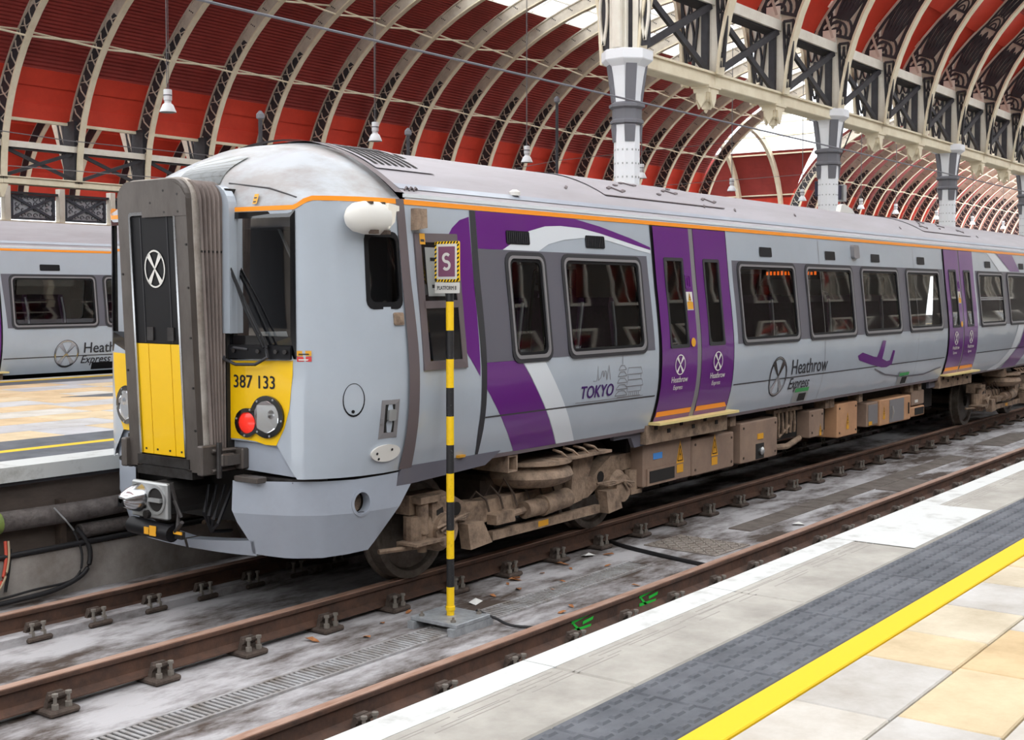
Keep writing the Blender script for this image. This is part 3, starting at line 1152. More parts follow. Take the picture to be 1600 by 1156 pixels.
# arcade girders ------------------------------------------------------
def girder(name, label, y, xs, zb, zt, facing, dp=.45):
    g = thing(name, label, 'girder', (0, y, 0), kind='structure')
    for i in range(len(xs) - 1):
        x0, x1 = xs[i], xs[i + 1]
        L = x1 - x0
        m = MB().box(x0, x1, -dp / 2, dp / 2, zb, zb + .30, b=.02)
        m.box(x0, x1, -dp / 2 - .06, dp / 2 + .06, zb + .27, zb + .32)
        m.build('bottom_beam', 'cream', g)
        m = MB().box(x0, x1, -dp / 2, dp / 2, zt - .05, zt + .08)
        m.box(x0, x1, -dp / 2 - .02, -dp / 2 + .05, zt - .18, zt + .08)
        m.build('top_beam', 'cream_pale', g)
        m = MB().box(x0, x1, -dp / 2 + .06, dp / 2 - .02, zt - .22, zt - .05)
        m.build('beam_soffit', 'iron', g)
        for s in (0, 1):
            a = Vector((x0 + .15, facing * .10, zb + .35 if s else zt - .2))
            b_ = Vector((x1 - .15, facing * .10, zt - .2 if s else zb + .35))
            dd = (b_ - a).normalized()
            nn = Vector((-dd.z, 0, dd.x)) * .075
            yy = facing * (.10 + .08 * s)
            MB().prism([(a.x + nn.x, a.z + nn.z), (a.x - nn.x, a.z - nn.z), (b_.x - nn.x, b_.z - nn.z), (b_.x + nn.x, b_.z + nn.z)],
                       lambda u, v, d: (u, d, v), yy - .04, yy + .04).build('cross_brace', 'iron', g)
    return g


g1 = girder('arcade_girder', 'cream and black braced girder along the column row behind the train', 6.4, NXN[:16], 6.93, 8.95, -1)
FXN = [x for x in FX if -12 < x < 86]
g2 = girder('arcade_girder', 'distant braced girder below the far red roof wall', 40.6, FXN[:20], 6.72, 8.42, -1, .6)
# posts and spandrel tracery at each node -----------------------------


def petals(mb, c, w, h, x0, x1, up=1):
    """iron flower: five petals in an arched panel w wide, h high from base centre c"""
    for a in (-62, -32, 0, 32, 62):
        r = math.radians(a)
        L = h * (.95 - .25 * abs(a) / 62)
        ax, az = math.sin(r), math.cos(r)
        pts = []
        for k in range(13):
            t = 2 * PI * k / 12
            q = L * (.56 - .42 * math.cos(t))
            s = w * .13 * math.sin(t) * (1.1 - .3 * math.cos(t))
            pts.append((c[0] + ax * q + az * s, c[1] + up * (az * q - ax * s)))
        ribbon(mb, pts, .062, x0, x1)
    for k, rr_ in enumerate((.16, .30, .46)):
        pts = [(c[0] + math.cos(PI * i / 8) * w * rr_, c[1] + up * math.sin(PI * i / 8) * h * rr_ * .62) for i in range(9)]
        ribbon(mb, pts, .06, x0, x1)


def teardrop(mb, ax0, z_top, ax1, z_bot, x0, x1):
    """gothic wedge panel narrowing downwards between y=ax0 and y=ax1 at the top"""
    mid = (ax0 + ax1) / 2
    w_ = abs(ax1 - ax0)
    h = z_top - z_bot
    ribbon(mb, [(ax0, z_top), (ax1, z_top)], .06, x0, x1)
    for s in (-1, 1):
        ribbon(mb, [(mid + s * w_ * .48, z_top), (mid + s * w_ * .40, z_top - h * .4), (mid + s * w_ * .16, z_bot)], .055, x0, x1)
        pts = [(mid + s * w_ * (.02 + .20 * math.sin(PI * k / 8)), z_top - h * .25 - h * .62 * (1 - k / 8)) for k in range(9)]
        ribbon(mb, pts, .04, x0, x1)
        pts = [(mid + s * w_ * (.23 - .2 * math.cos(PI * k / 8)), z_top - h * .05 - h * .2 * math.sin(PI * k / 8)) for k in range(9)]
        ribbon(mb, pts, .035, x0, x1)


nd = MB().box(-.09, .09, -.22, .16, 8.9, 9.4)
nd.box(-.05, .05, -.16, .16, 9.3, 10.2)
node_web = nd.mesh('node_plate', 'cream_pale')
node_post = MB().box(-.13, .13, -.10, .08, 7.15, 8.9, b=.02).mesh('node_post', 'iron')
# near-span half ribs
NDp = .95


def depth_n(t):
    z_ = arch(NY, NA, NZ, NB, t)[1]
    return interp(z_, [9.0, 10.0, 11.0, 12.4], [1.12, .84, .52, .42])


ntA = seg_t(7.2, NY, NA, NZ, NB)
m = MB()
band(NY, NA, NZ, NB, ntA, 1 - ntA, 0, -.06, -.15, .15, 40, m)
n_flange = m.mesh('rib_flange', 'cream')
m = MB()
nt88 = seg_t(8.8, NY, NA, NZ, NB)
band(NY, NA, NZ, NB, nt88, 1 - ntA, 0, depth_n, -.03, .03, 40, m)
band(NY, NA, NZ, NB, nt88, 1 - ntA, lambda t: depth_n(t) - .05, lambda t: depth_n(t) + .02, -.1, .1, 40, m)
n_web = m.mesh('rib_web', 'rib_web')
m = MB()
nt9 = seg_t(9.05, NY, NA, NZ, NB)
nt12 = seg_t(12.3, NY, NA, NZ, NB)
# frame of the floral spandrel
for e0 in (.08, .92):
    pts = [arch(NY, NA, NZ, NB, nt9 + (nt12 - nt9) * k / 12, e0 * depth_n(nt9 + (nt12 - nt9) * k / 12)) for k in range(13)]
    ribbon(m, pts, .10, -.085, -.03)
for k in range(2):
    t0_, t1_ = nt9 + (nt12 - nt9) * (k + .02) / 2, nt9 + (nt12 - nt9) * (k + .96) / 2

    def nm(s_, r_, t0_=t0_, t1_=t1_):
        t = t0_ + (t1_ - t0_) * s_
        return arch(NY, NA, NZ, NB, t, depth_n(t) * r_)
    wd_ = .060 if k == 0 else .038
    for q in (range(5) if k == 0 else (0, 2, 4)):
        r0, r1 = .5 + (q - 2) * .07, .5 + (q - 2) * .20
        L = (.98, .90, .80, .90, .98)[q] if q != 2 else .98
        pts = []
        for n_ in range(15):
            a = 2 * PI * n_ / 14
            s_ = .22 + (L - .22) * (.5 - .5 * math.cos(a))
            r_ = lerp(r0, r1, (s_ - .2) / .78) + .075 * math.sin(a) * (.4 + .6 * s_)
            pts.append(nm(s_, min(.93, max(.07, r_))))
        ribbon(m, pts, wd_, -.075, -.03)
    for rr_ in (.14, .28, .42):
        ribbon(m, [nm(rr_ * .62 * math.sin(PI * n_ / 10) + .01, .5 + rr_ * math.cos(PI * n_ / 10)) for n_ in range(11)], wd_, -.075, -.03)
    ribbon(m, [nm(.0, .06), nm(.0, .94)], .08, -.08, -.03)
n_flora = m.mesh('floral_tracery', 'iron')
m = MB()
teardrop(m, -.30, 9.0, -1.02 + .45, 7.35, -.085, -.03)
teardrop(m, .16, 9.0, .62, 7.35, -.085, -.03)
n_tear = m.mesh('gothic_tracery', 'iron')
m = MB()
m.prism([(-.60, 9.05), (.66, 9.05), (.30, 7.2), (-.34, 7.2)], lambda u, v, d: (d, u, v), -.03, .03)
n_plate = m.mesh('spandrel_plate', 'cream_pale')
pen = MB()
for (z0_, z1_, a_, b_) in ((6.97, 6.90, .30, .29), (6.90, 6.80, .25, .24), (6.80, 6.64, .20, .17), (6.64, 6.60, .19, .15), (6.60, 6.44, .11, .08), (6.44, 6.36, .05, .015)):
    vs_ = [(sx * a_, sy * a_ * .8, z0_) for sx, sy in ((-1, -1), (1, -1), (1, 1), (-1, 1))] + [(sx * b_, sy * b_ * .8, z1_) for sx, sy in ((-1, -1), (1, -1), (1, 1), (-1, 1))]
    pen.add(vs_, [(0, 1, 2, 3), (4, 5, 6, 7), (0, 1, 5, 4), (1, 2, 6, 5), (2, 3, 7, 6), (3, 0, 4, 7)])
for s_ in (-1, 1):
    pen.prism([(-.16, 6.93), (.16, 6.93), (.10, 6.62), (0, 6.46), (-.10, 6.62)], lambda u, v, d, s_=s_: (u, s_ * d, v), .15, .20)
    pen.prism([(-.14, 6.93), (.14, 6.93), (.09, 6.62), (0, 6.46), (-.09, 6.62)], lambda u, v, d, s_=s_: (s_ * d, u, v), .19, .24)
pen_me = pen.mesh('pendant_bracket', 'cream')
ceil2 = thing('ceiling', 'near roof span with floral iron spandrels, red cladding and glazing above the platform', 'roof', kind='structure')
tn0 = seg_t(8.75, NY, NA, NZ, NB)
tn1 = seg_t(11.5, NY, NA, NZ, NB)
tn2 = seg_t(13.7, NY, NA, NZ, NB)
n_red = [band(NY, NA, NZ, NB, lerp(tn0, tn1, a_), lerp(tn0, tn1, b_), lambda t, o_=o_: depth_n(t) + o_, lambda t: depth_n(t) + .15, .02, 3.43, 6).mesh('red_board', 'red_panel')
         for a_, b_, o_ in ((0, .3, 0), (.3, .65, .06), (.65, 1, 0))]
n_corr = corr(NY, NA, NZ, NB, tn1, tn2, lambda t: depth_n(t) + .05, 3.44).mesh('corrugated_sheet', 'dark_red', fix=False)
n_red2 = band(NY, NA, NZ, NB, 1 - tn0, 1 - tn1, lambda t: depth_n(t), lambda t: depth_n(t) + .15, .02, 3.43, 8).mesh('red_board', 'red_panel')
n_corr2 = corr(NY, NA, NZ, NB, 1 - tn1, 1 - tn2, lambda t: depth_n(t) + .05, 3.44, .35).mesh('corrugated_sheet', 'dark_red', fix=False)
n_gl = [MB().grid(1, 8, lambda u, v, t0=lerp(tn2, 1 - tn2, i / 4), t1=lerp(tn2, 1 - tn2, (i + 1) / 4): (u * 3.45,) + arch(NY, NA, NZ, NB, lerp(t0, t1, v), .60)).mesh('roof_light', 'roof_glazing', smooth=40) for i in range(4)]
t_ = seg_t(12.6, NY, NA, NZ, NB)
p, q = arch(NY, NA, NZ, NB, t_, -.05), arch(NY, NA, NZ, NB, t_ - .008, .8)
n_tie = MB().tube([(0, p[0], p[1]), (3.44, p[0], p[1])], .045, 5).tube([(0, p[0], p[1]), (3.44, q[0], q[1])], .04, 5).mesh('tie_bar', 'cream')
for i, x in enumerate(NXN):
    put('node_plate', node_web, g1, (x, 0, 0))
    put('node_post', node_post, g1, (x, 0, 0))
    sp_ = put('spandrel_plate', n_plate, g1, (x, 0, 0))
    put('gothic_tracery', n_tear, sp_)
    if i % 3:
        put('pendant_bracket', pen_me, g1, (x, 0, 0))
    r = put('roof_rib', n_flange, ceil2, (x, 0, 0))
    put('rib_web', n_web, r)
    put('floral_tracery', n_flora, r)
    c = part('roof_bay', ceil2, (x, 0, 0))
    for q in n_red:
        put('red_board', q, c)
    put('corrugated_sheet', n_corr, c)
    put('red_board', n_red2, c)
    put('corrugated_sheet', n_corr2, c)
    for q in n_gl:
        put('roof_light', q, c)
    put('tie_bar', n_tie, c)
cf = MB()
tt = [1 - seg_t(z_, CY, CA, CZ, CB) for z_ in (9.0, 10.0, 11.2)]
for k in range(2):
    p0, p1 = arch(CY, CA, CZ, CB, tt[k], .5), arch(CY, CA, CZ, CB, tt[k + 1], .5)
    hgt = math.hypot(p1[0] - p0[0], p1[1] - p0[1])
    ax, az = (p1[0] - p0[0]) / hgt, (p1[1] - p0[1]) / hgt
    sub = MB()
    petals(sub, (0, 0), .85, hgt, -.075, -.03)
    cf.add([(q[0], p0[0] + q[1] * az + q[2] * ax, p0[1] - q[1] * ax + q[2] * az) for q in sub.v], sub.f)
cfm = cf.mesh('floral_tracery', 'iron')
for x in NXN:
    put('floral_tracery', cfm, ceil, (x, 0, 0))
# heavier transept pier above the first column
for y0 in (-.34, -.06, .22):
    MB().box(-.14, .14, y0, y0 + .14, 7.25, 12, b=.02).build('transept_pier', 'cream_pale', g1).location = (17.4, 0, 0)
for x0 in (-.46, -.22):
    MB().box(x0, x0 + .12, -.10, .10, 7.25, 12, b=.02).build('transept_pier', 'cream_pale', g1).location = (17.4, 0, 0)
m = MB().box(-.10, -.06, -.60, .60, 7.3, 12)
m.build('pier_plate', 'iron', g1).location = (17.4, 0, 0)
m = MB()
for y0 in (-.5, .5):
    for zz in (7.4, 9.0, 10.6):
        for s in (-1, 1):
            pts = [(y0 + s * .09 * math.sin(PI * k / 10), zz + 1.4 * k / 10) for k in range(11)]
            m.strip2(pts, .05, lambda u, v, d: (d, u, v), -.15, -.10)
m.build('gothic_tracery', 'cream_pale', g1).location = (17.4, 0, 0)
# far girder nodes
fpost = MB().box(-.2, .2, -.3, .5, 6.9, 9.6).mesh('node_post', 'iron')
fplate = MB().prism([(-.4, 9.6), (1.6, 9.6), (.5, 7.0), (-.2, 7.0)], lambda u, v, d: (d, u, v), -.05, .05).mesh('spandrel_plate', 'rib_web')
m = MB()
for s in range(5):
    ribbon(m, [(-.25 + s * .34, 9.6), (-.05 + s * .14, 7.1)], .07, -.1, -.05)
    ribbon(m, [(-.05 + s * .30, 9.6), (.12 + s * .12, 8.3), (.0 + s * .1, 7.1)], .05, -.1, -.05)
fbars = m.mesh('gothic_tracery', 'iron')
fpen = MB().prism([(-.28, 6.75), (.28, 6.75), (.16, 6.45), (.05, 6.15), (-.05, 6.15), (-.16, 6.45)], lambda u, v, d: (u, d, v), -.25, .25).mesh('pendant_bracket', 'cream')
for i, x in enumerate(FXN[:20]):
    put('node_post', fpost, g2, (x, 0, 0))
    sp_ = put('spandrel_plate', fplate, g2, (x, 0, 0))
    put('gothic_tracery', fbars, sp_)
    if (i - 9) % 3 != 2:
        put('pendant_bracket', fpen, g2, (x, 0, 0))

# columns --------------------------------------------------------------
o8 = lambda r, z, k: (r * math.cos(PI / 8 + PI / 4 * k), r * math.sin(PI / 8 + PI / 4 * k), z)


def octa(prof, name, mm):
    mb = MB()
    vs_ = [o8(r, z, k) for r, z in prof for k in range(8)]
    fs_ = []
    for i in range(len(prof) - 1):
        for k in range(8):
            fs_.append((i * 8 + k, i * 8 + (k + 1) % 8, i * 8 + 8 + (k + 1) % 8, i * 8 + 8 + k))
    fs_ += [tuple(range(8))[::-1], tuple((len(prof) - 1) * 8 + k for k in range(8))]
    return mb.add(vs_, fs_).mesh(name, mm)


sh_me = octa([(.43, 0), (.43, 4.95), (.42, 5.0), (.46, 5.4), (.55, 5.8), (.62, 6.02)], 'shaft', 'col_white')
ba_me = octa([(.62, 0), (.62, .35), (.5, .45), (.5, .6)], 'base', 'iron_grey')
co1 = octa([(.47, 4.80), (.56, 4.83), (.56, 4.88), (.49, 4.92), (.49, 5.12), (.60, 5.16), (.60, 5.22), (.50, 5.26)], 'collar', 'iron_grey')
cap_me = octa([(.60, 5.98), (.84, 6.10), (.86, 6.12), (.86, 6.30), (.80, 6.32)], 'capital', 'col_white')
brk = MB()
for k in range(4):
    a = k * PI / 2 + PI / 4
    M_ = Matrix.Rotation(a, 4, 'Z')
    for z0, z1, r0, r1 in ((4.45, 4.80, .41, .45), (5.26, 6.02, .46, .60)):
        vs_ = [(r0 - .05, -.16, z0), (r0 + .03, -.16, z0), (r0 + .03, .16, z0), (r0 - .05, .16, z0),
               (r1 - .05, -.18, z1), (r1 + .05, -.18, z1), (r1 + .05, .18, z1), (r1 - .05, .18, z1)]
        brk.add([tuple(M_ @ Vector(v)) for v in vs_], [(0, 1, 2, 3), (4, 5, 6, 7), (0, 1, 5, 4), (1, 2, 6, 5), (2, 3, 7, 6), (3, 0, 4, 7)])
brk_me = brk.mesh('dark_panel', 'iron_grey')
rv = MB()
for k in range(8):
    a = k * PI / 4
    for zz in [1.2 + .28 * i for i in range(12)]:
        for s in (-1, 1):
            cx, cy_ = .40 * math.cos(a) - s * .09 * math.sin(a), .40 * math.sin(a) + s * .09 * math.cos(a)
            rv.box(cx - .018, cx + .018, cy_ - .018, cy_ + .018, zz - .018, zz + .018)
rv_me = rv.mesh('rivets', 'alu')
CLAB = ['white riveted column with grey brackets, nearest and left of the row', 'white riveted column second in the row behind the train',
        'white riveted column third in the row behind the train', 'white riveted column at the far right end of the row']
for i in range(4):
    t = thing('column', CLAB[i], 'column', (NXN[i * 3], 6.4, .915), kind='structure')
    put('shaft', sh_me, t)
    put('base', ba_me, t)
    put('collar', co1, t)
    put('capital', cap_me, t)
    put('dark_panels', brk_me, t)
    put('rivets', rv_me, t)['kind'] = 'stuff'
    t.scale = (.63, .63, 1)

# third span seen through the far girder, and the transept ---------------
ceil3 = thing('ceiling', 'third roof span seen through the far girder, red boards and ribs', 'roof', kind='structure')
TY, TA_, TZ, TBh = 51.6, 10.2, 6.6, 7.8
m = MB()
band(TY, TA_, TZ, TBh, .05, .95, 0, -.07, -.14, .14, 24, m)
t_fl = m.mesh('rib_flange', 'cream')
m = MB()
band(TY, TA_, TZ, TBh, .05, .95, 0, .8, -.04, .04, 24, m)
t_wb = m.mesh('rib_web', 'rib_web')
m = MB()
band(TY, TA_, TZ, TBh, .05, .24, .05, .7, -.06, -.035, 12, m)
t_dk = m.mesh('tracery_plate', 'iron')
t_red = [band(TY, TA_, TZ, TBh, a_, b_, .82 + o_, .95, 0, BAY, 4).mesh('red_board', 'red_panel') for a_, b_, o_ in ((.04, .16, 0), (.16, .21, .06))]
t_cor = corr(TY, TA_, TZ, TBh, .21, .40, .9, BAY).mesh('corrugated_sheet', 'red_panel', fix=False)
t_gl = MB().grid(1, 10, lambda u, v: (u * BAY,) + arch(TY, TA_, TZ, TBh, lerp(.40, .9, v), .9)).mesh('roof_light', 'roof_glazing', smooth=40)
for k in range(24):
    x = -11.4 + 3.54 * k
    r = put('roof_rib', t_fl, ceil3, (x, 0, 0))
    put('rib_web', t_wb, r)
    put('tracery_plate', t_dk, r)
    c = part('roof_bay', ceil3, (x, 0, 0))
    for q in t_red:
        put('red_board', q, c)
    put('corrugated_sheet', t_cor, c)
    put('roof_light', t_gl, c)
# transept: barrel along y between x = 84 and 101
ceil4 = thing('ceiling', 'transept roof crossing the hall beyond the first column, glazed crown and red sides', 'roof', kind='structure')
XC, XR = 92.8, 8.6


def tarch(t, off=0.0):
    c, s = math.cos(PI * t), math.sin(PI * t)
    e = 2 / 2.2
    return (XC + (XR + off) * math.copysign(abs(c) ** e, c), 7.0 + (9.5 + off) * abs(s) ** e)


for yy in (41.5, 45.6, 49.7, 53.8, 57.9, 62):
    vs_, m = [], MB()
    for (o0, o1, w_) in ((0, -.08, .16), (0, .6, .05)):
        vs_ = []
        n = 28
        for i in range(n + 1):
            t = .02 + .96 * i / n
            p, q = tarch(t, o0), tarch(t, o1)
            vs_ += [(p[0], yy - w_, p[1]), (q[0], yy - w_, q[1]), (q[0], yy + w_, q[1]), (p[0], yy + w_, p[1])]
        m.add(vs_, [(i * 4 + k, i * 4 + (k + 1) % 4, i * 4 + 4 + (k + 1) % 4, i * 4 + 4 + k) for i in range(n) for k in range(4)])
    m.build('roof_rib', 'cream', ceil4)


def yv(z):      # where the main vault stands at this height: the transept cladding is cut against it
    return arch(CY, CA, CZ, CB, seg_t(min(z, 18.0), CY, CA, CZ, CB, CD), CD)[0]


for a_, b_, nm_, mm in ((.03, .11, 'cladding_panel', 'red_panel'), (.11, .27, 'cladding_panel', 'dark_red'), (.90, .97, 'cladding_panel', 'red_panel'),
                        (.82, .90, 'cladding_panel', 'dark_red'), (.27, .42, 'roof_light', 'roof_glazing'), (.42, .58, 'roof_light', 'roof_glazing'), (.58, .82, 'roof_light', 'roof_glazing')):
    def tp(u, v, a_=a_, b_=b_):
        p = tarch(lerp(a_, b_, u), .65)
        return (p[0], lerp(yv(p[1]), 62, v), p[1])
    MB().grid(8, 1, tp).build(nm_, mm, ceil4)
for t in (.12, .26, .34, .42, .5, .58, .66, .74, .84):
    p = tarch(t, .55)
    MB().box(p[0] - .06, p[0] + .06, yv(p[1]), 62, p[1] - .06, p[1] + .06).build('purlin', 'cream', ceil4)
m = MB()
for k in range(9):
    x = XC - 8 + 2 * k
    m.box(x - .05, x + .05, 61.9, 62.1, 6.5, 7.0 + 9.3 * math.sqrt(max(0, 1 - ((x - XC) / 8.6) ** 2)))
for z in (8.5, 10.5, 12.5):
    m.box(XC - 8, XC + 8, 61.9, 62.1, z - .05, z + .05)
m.build('end_screen_bars', 'cream_pale', ceil4)

# footbridge beyond the far girder ---------------------------------------
fb = thing('footbridge', 'distant footbridge with dark scrollwork lattice panels and cream posts', 'footbridge', (0, 44, 0))
MB().box(20, 42, -.3, .3, 5.15, 5.42).build('deck_beam', 'cream', fb)
MB().box(20, 42, -.12, .12, 6.62, 6.72).build('top_rail', 'iron', fb)
xs = [23.4 + 2.72 * k for k in range(6)]
pm = MB().box(-.13, .13, -.25, .1, 5.3, 6.95).mesh('post', 'cream_pale')
fm = MB()
fm.box(.25, 2.45, -.06, .0, 5.48, 5.58).box(.25, 2.45, -.06, .0, 6.50, 6.60).box(.25, .37, -.06, 0, 5.5, 6.6).box(2.33, 2.47, -.06, 0, 5.5, 6.6)
for s in (0, 1):
    fm.strip2([(.3, 5.55 if s else 6.55), (2.4, 6.55 if s else 5.55)], .11, lambda u, v, d: (u, d, v), -.08, -.01)
fme = fm.mesh('panel_frame', 'bridge_iron')
sc_ = MB()
random.seed(3)
for cx0, cz0 in [(.55 + .30 * i, 5.68 + .25 * j) for i in range(7) for j in range(4)]:
    pts = []
    s = random.choice((-1, 1))
    for k in range(9):
        a = k / 8 * 1.7 * PI * s + random.choice((0, PI / 2)) * 0
        rr_ = .13 * (1 - k / 11)
        pts.append((cx0 + math.cos(a) * rr_, cz0 + math.sin(a) * rr_))
    sc_.strip2(pts, .028, lambda u, v, d: (u, d, v), -.045, -.02)
scm = sc_.mesh('scrollwork', 'bridge_iron')
bkm = MB().box(.3, 2.4, .0, .02, 5.5, 6.6).mesh('backing', 'lattice_grey')
for x in xs:
    put('post', pm, fb, (x, 0, 0))
    p = put('panel_frame', fme, fb, (x, 0, 0))
    put('scrollwork', scm, p)
    put('backing', bkm, p)

# hanging lamps ------------------------------------------------------------
lb = MB().lathe([(.10, .50), (.11, .48), (.11, .22), (.09, .20), (.09, .14), (.14, .10), (.21, -.06), (.225, -.10), (.215, -.10), (.13, .06)],
                lambda a, b, h: (a, b, h), 18).mesh('lamp_shade', 'lamp_white', smooth=40)
gb_ = MB().lathe([(.205, -.09), (.205, -.10)], lambda a, b, h: (a, b, h), 18).mesh('lamp_glass', 'lamp_glass')
gr_ = MB().lathe([(.118, .36), (.118, .33)], lambda a, b, h: (a, b, h), 14).mesh('lamp_band', 'iron_grey')
cb_ = MB().tube([(-.025, 0, .5), (-.025, 0, 11.2)], .012, 5).tube([(.03, 0, .5), (.03, 0, 11.2)], .008, 5).mesh('suspension_cable', 'wire')
LX = [16.33, 24.35, 32.5, 40.7, 49.0, 57.1, 65.3, 71.0, 78.7, 86.5, 94.2]
ORD = ['first', 'second', 'third', 'fourth', 'fifth', 'sixth', 'seventh', 'eighth', 'ninth', 'tenth', 'last']
for i, x in enumerate(LX):
    t = thing('pendant_lamp', 'white bell pendant lamp on a long cable, %s from the left' % ORD[i], 'lamp', (x, 20, 7.12), group='pendant lamps along the central span')
    put('lamp_shade', lb, t)
    put('lamp_glass', gb_, t)
    put('lamp_band', gr_, t)
    put('suspension_cable', cb_, t)
# overhead line -------------------------------------------------------------
def wirething(pts, r, label, name='overhead_wire', mm='wire'):
    return tag(MB().tube(pts, r, 6).build(name, mm), label, 'wire')


wirething([(-6, 0, 4.40), (120, 0, 4.46)], .011, 'thick overhead contact wire running above the train', mm='iron_grey')
wirething([(-6, 12, 5.35), (8, 12, 4.9), (60, 12, 5.1)], .009, 'thin overhead wire above the second train on the left')
wirething([(5, 9, 4.05), (12.6, 9, 4.1), (18.6, 9.0, 5.25), (27.62, 6.70, 6.6)], .007, 'thin stay wire rising from the drop tube to the column row')
wirething([(7, 8, 3.55), (13, 8, 3.9), (20.5, 9.0, 4.7), (27.66, 6.62, 5.5)], .007, 'lower thin stay wire behind the train roof')
for (x, y, z0, z1), lb_ in zip(((18.6, 9, 3.8, 6.55), (13.5, 9, 3.9, 5.3), (42.0, 4.3, 6.1, 10.6), (9.7, 9, 3.9, 5.2)),
                               ('dark vertical drop tube left of the first column', 'short dark drop tube behind the cab roof',
                                'tall drop tube in front of the iron girder', 'short dark drop tube above the front cab')):
    t = thing('drop_tube', lb_, 'overhead fitting', (x, y, z0))
    MB().tube([(0, 0, 0), (0, 0, z1 - z0)], .035, 8).build('tube', 'iron', t)
    MB().lathe([(.02, z1 - z0), (.07, z1 - z0 + .03), (.07, z1 - z0 + .10), (.02, z1 - z0 + .16)], lambda a, b, h: (a, b, h), 10).build('insulator', 'iron_grey', t)
    MB().lathe([(.06, .2 * (z1 - z0)), (.075, .2 * (z1 - z0) + .05), (.06, .2 * (z1 - z0) + .1)], lambda a, b, h: (a, b, h), 10).build('clamp', 'iron', t)
ns = thing('notice_board', 'dark navy board hanging behind the second column', 'sign', (29.4, 7.0, 4.95))
MB().box(-.85, .85, -.05, .05, 0, .42, b=.01).build('board', 'navy', ns)
MB().box(.90, 1.15, -.10, .10, -.05, .45, b=.02).build('switch_box', 'alu', ns)
for hx in (-.6, .6):
    MB().tube([(hx, 0, .40), (hx, -.1, 1.2), (hx, -.45, 2.0)], .02, 6).build('hanger', 'iron', ns)

# unseen transept roof, added to cut the light on the train side and platform
ceil5 = thing('ceiling', 'unseen added transept roof over the platform edge, ribbed and glazed, above the picture', 'roof', kind='structure')
for k in range(11):
    x = -16 + 3.4 * k
    MB().grid(1, 12, lambda u, v, x=x: (x + u * 3.4, lerp(6.4, -17, v), 15.2 + 2.2 * math.sin(PI * v))).build('roof_light' if k % 3 else 'cladding_panel', 'roof_glazing' if k % 3 else 'dark_red', ceil5)
    m = MB()
    for j in range(12):
        y0, y1 = lerp(6.4, -17, j / 12), lerp(6.4, -17, (j + 1) / 12)
        z0, z1 = 15.2 + 2.2 * math.sin(PI * j / 12), 15.2 + 2.2 * math.sin(PI * (j + 1) / 12)
        m.prism([(y0, z0), (y1, z1), (y1, z1 - .6), (y0, z0 - .6)], lambda u, v, d: (d, u, v), x - .08, x + .08)
    m.build('roof_rib', 'cream', ceil5)


# ================================================================== trains
PZ = [.95, 1.0, 1.19, 1.31, 1.42, 1.54, 1.70, 1.86, 2.15, 2.35, 2.9, 3.0]
PYv = [1.27, 1.29, 1.35, 1.375, 1.39, 1.398, 1.40, 1.39, 1.36, 1.335, 1.28, 1.265]


def ys(z):     # half width of the body at height z, smooth through the measured points
    if z <= PZ[0]:
        return PYv[0]
    if z >= PZ[-1]:
        return PYv[-1]
    i = max(k for k in range(len(PZ)) if PZ[k] <= z)
    i = min(i, len(PZ) - 2)

    def sl(k):
        a, b = max(k - 1, 0), min(k + 1, len(PZ) - 1)
        return (PYv[b] - PYv[a]) / (PZ[b] - PZ[a])
    h = PZ[i + 1] - PZ[i]
    t = (z - PZ[i]) / h
    return ((2 * t ** 3 - 3 * t * t + 1) * PYv[i] + (t ** 3 - 2 * t * t + t) * h * sl(i) + (-2 * t ** 3 + 3 * t * t) * PYv[i + 1] + (t ** 3 - t * t) * h * sl(i + 1))


def fside(u, v, d):          # near side of the body, d outwards
    return (u, -ys(v) - d, v)


def ffar(u, v, d):
    return (u, ys(v) + d, v)


def roofz(y):
    return 3.02 + .42 * (1 - min(1, abs(y) / 1.22) ** 2.2)


OUT = [(.93, -.44), (1.0, -1.0), (1.04, -1.08), (1.12, -1.16), (1.25, -1.25), (1.4, -1.32), (1.6, -1.375), (1.86, -1.40)]
OS = [0]
for i in range(1, len(OUT)):
    OS.append(OS[-1] + math.hypot(OUT[i][0] - OUT[i - 1][0], OUT[i][1] - OUT[i - 1][1]))
SEND = OS[-1]


def fcab(s, z, d, sg=-1):
    x = interp(s, OS, [p[0] for p in OUT])
    y = interp(s, OS, [p[1] for p in OUT])
    if s < 0:
        x, y = OUT[0][0] + s * .12, OUT[0][1] - s
    a = interp(s - .02, OS, [p[0] for p in OUT]), interp(s - .02, OS, [p[1] for p in OUT])
    b = interp(s + .02, OS, [p[0] for p in OUT]), interp(s + .02, OS, [p[1] for p in OUT])
    tx, ty = b[0] - a[0], b[1] - a[1]
    l = math.hypot(tx, ty) or 1
    t = min(1, max(0, (x - 1.0) / .86))
    y = y * (1 + (ys(z) / 1.4 - 1) * t)
    return (x + ty / l * d, -sg * (y - tx / l * d), z)


def fcabL(s, z, d):
    return fcab(s, z, d, 1)


def ztop(s):
    return interp(s, [0, .565, .66, .75, 2], [2.835, 2.835, 2.885, 2.905, 2.905])


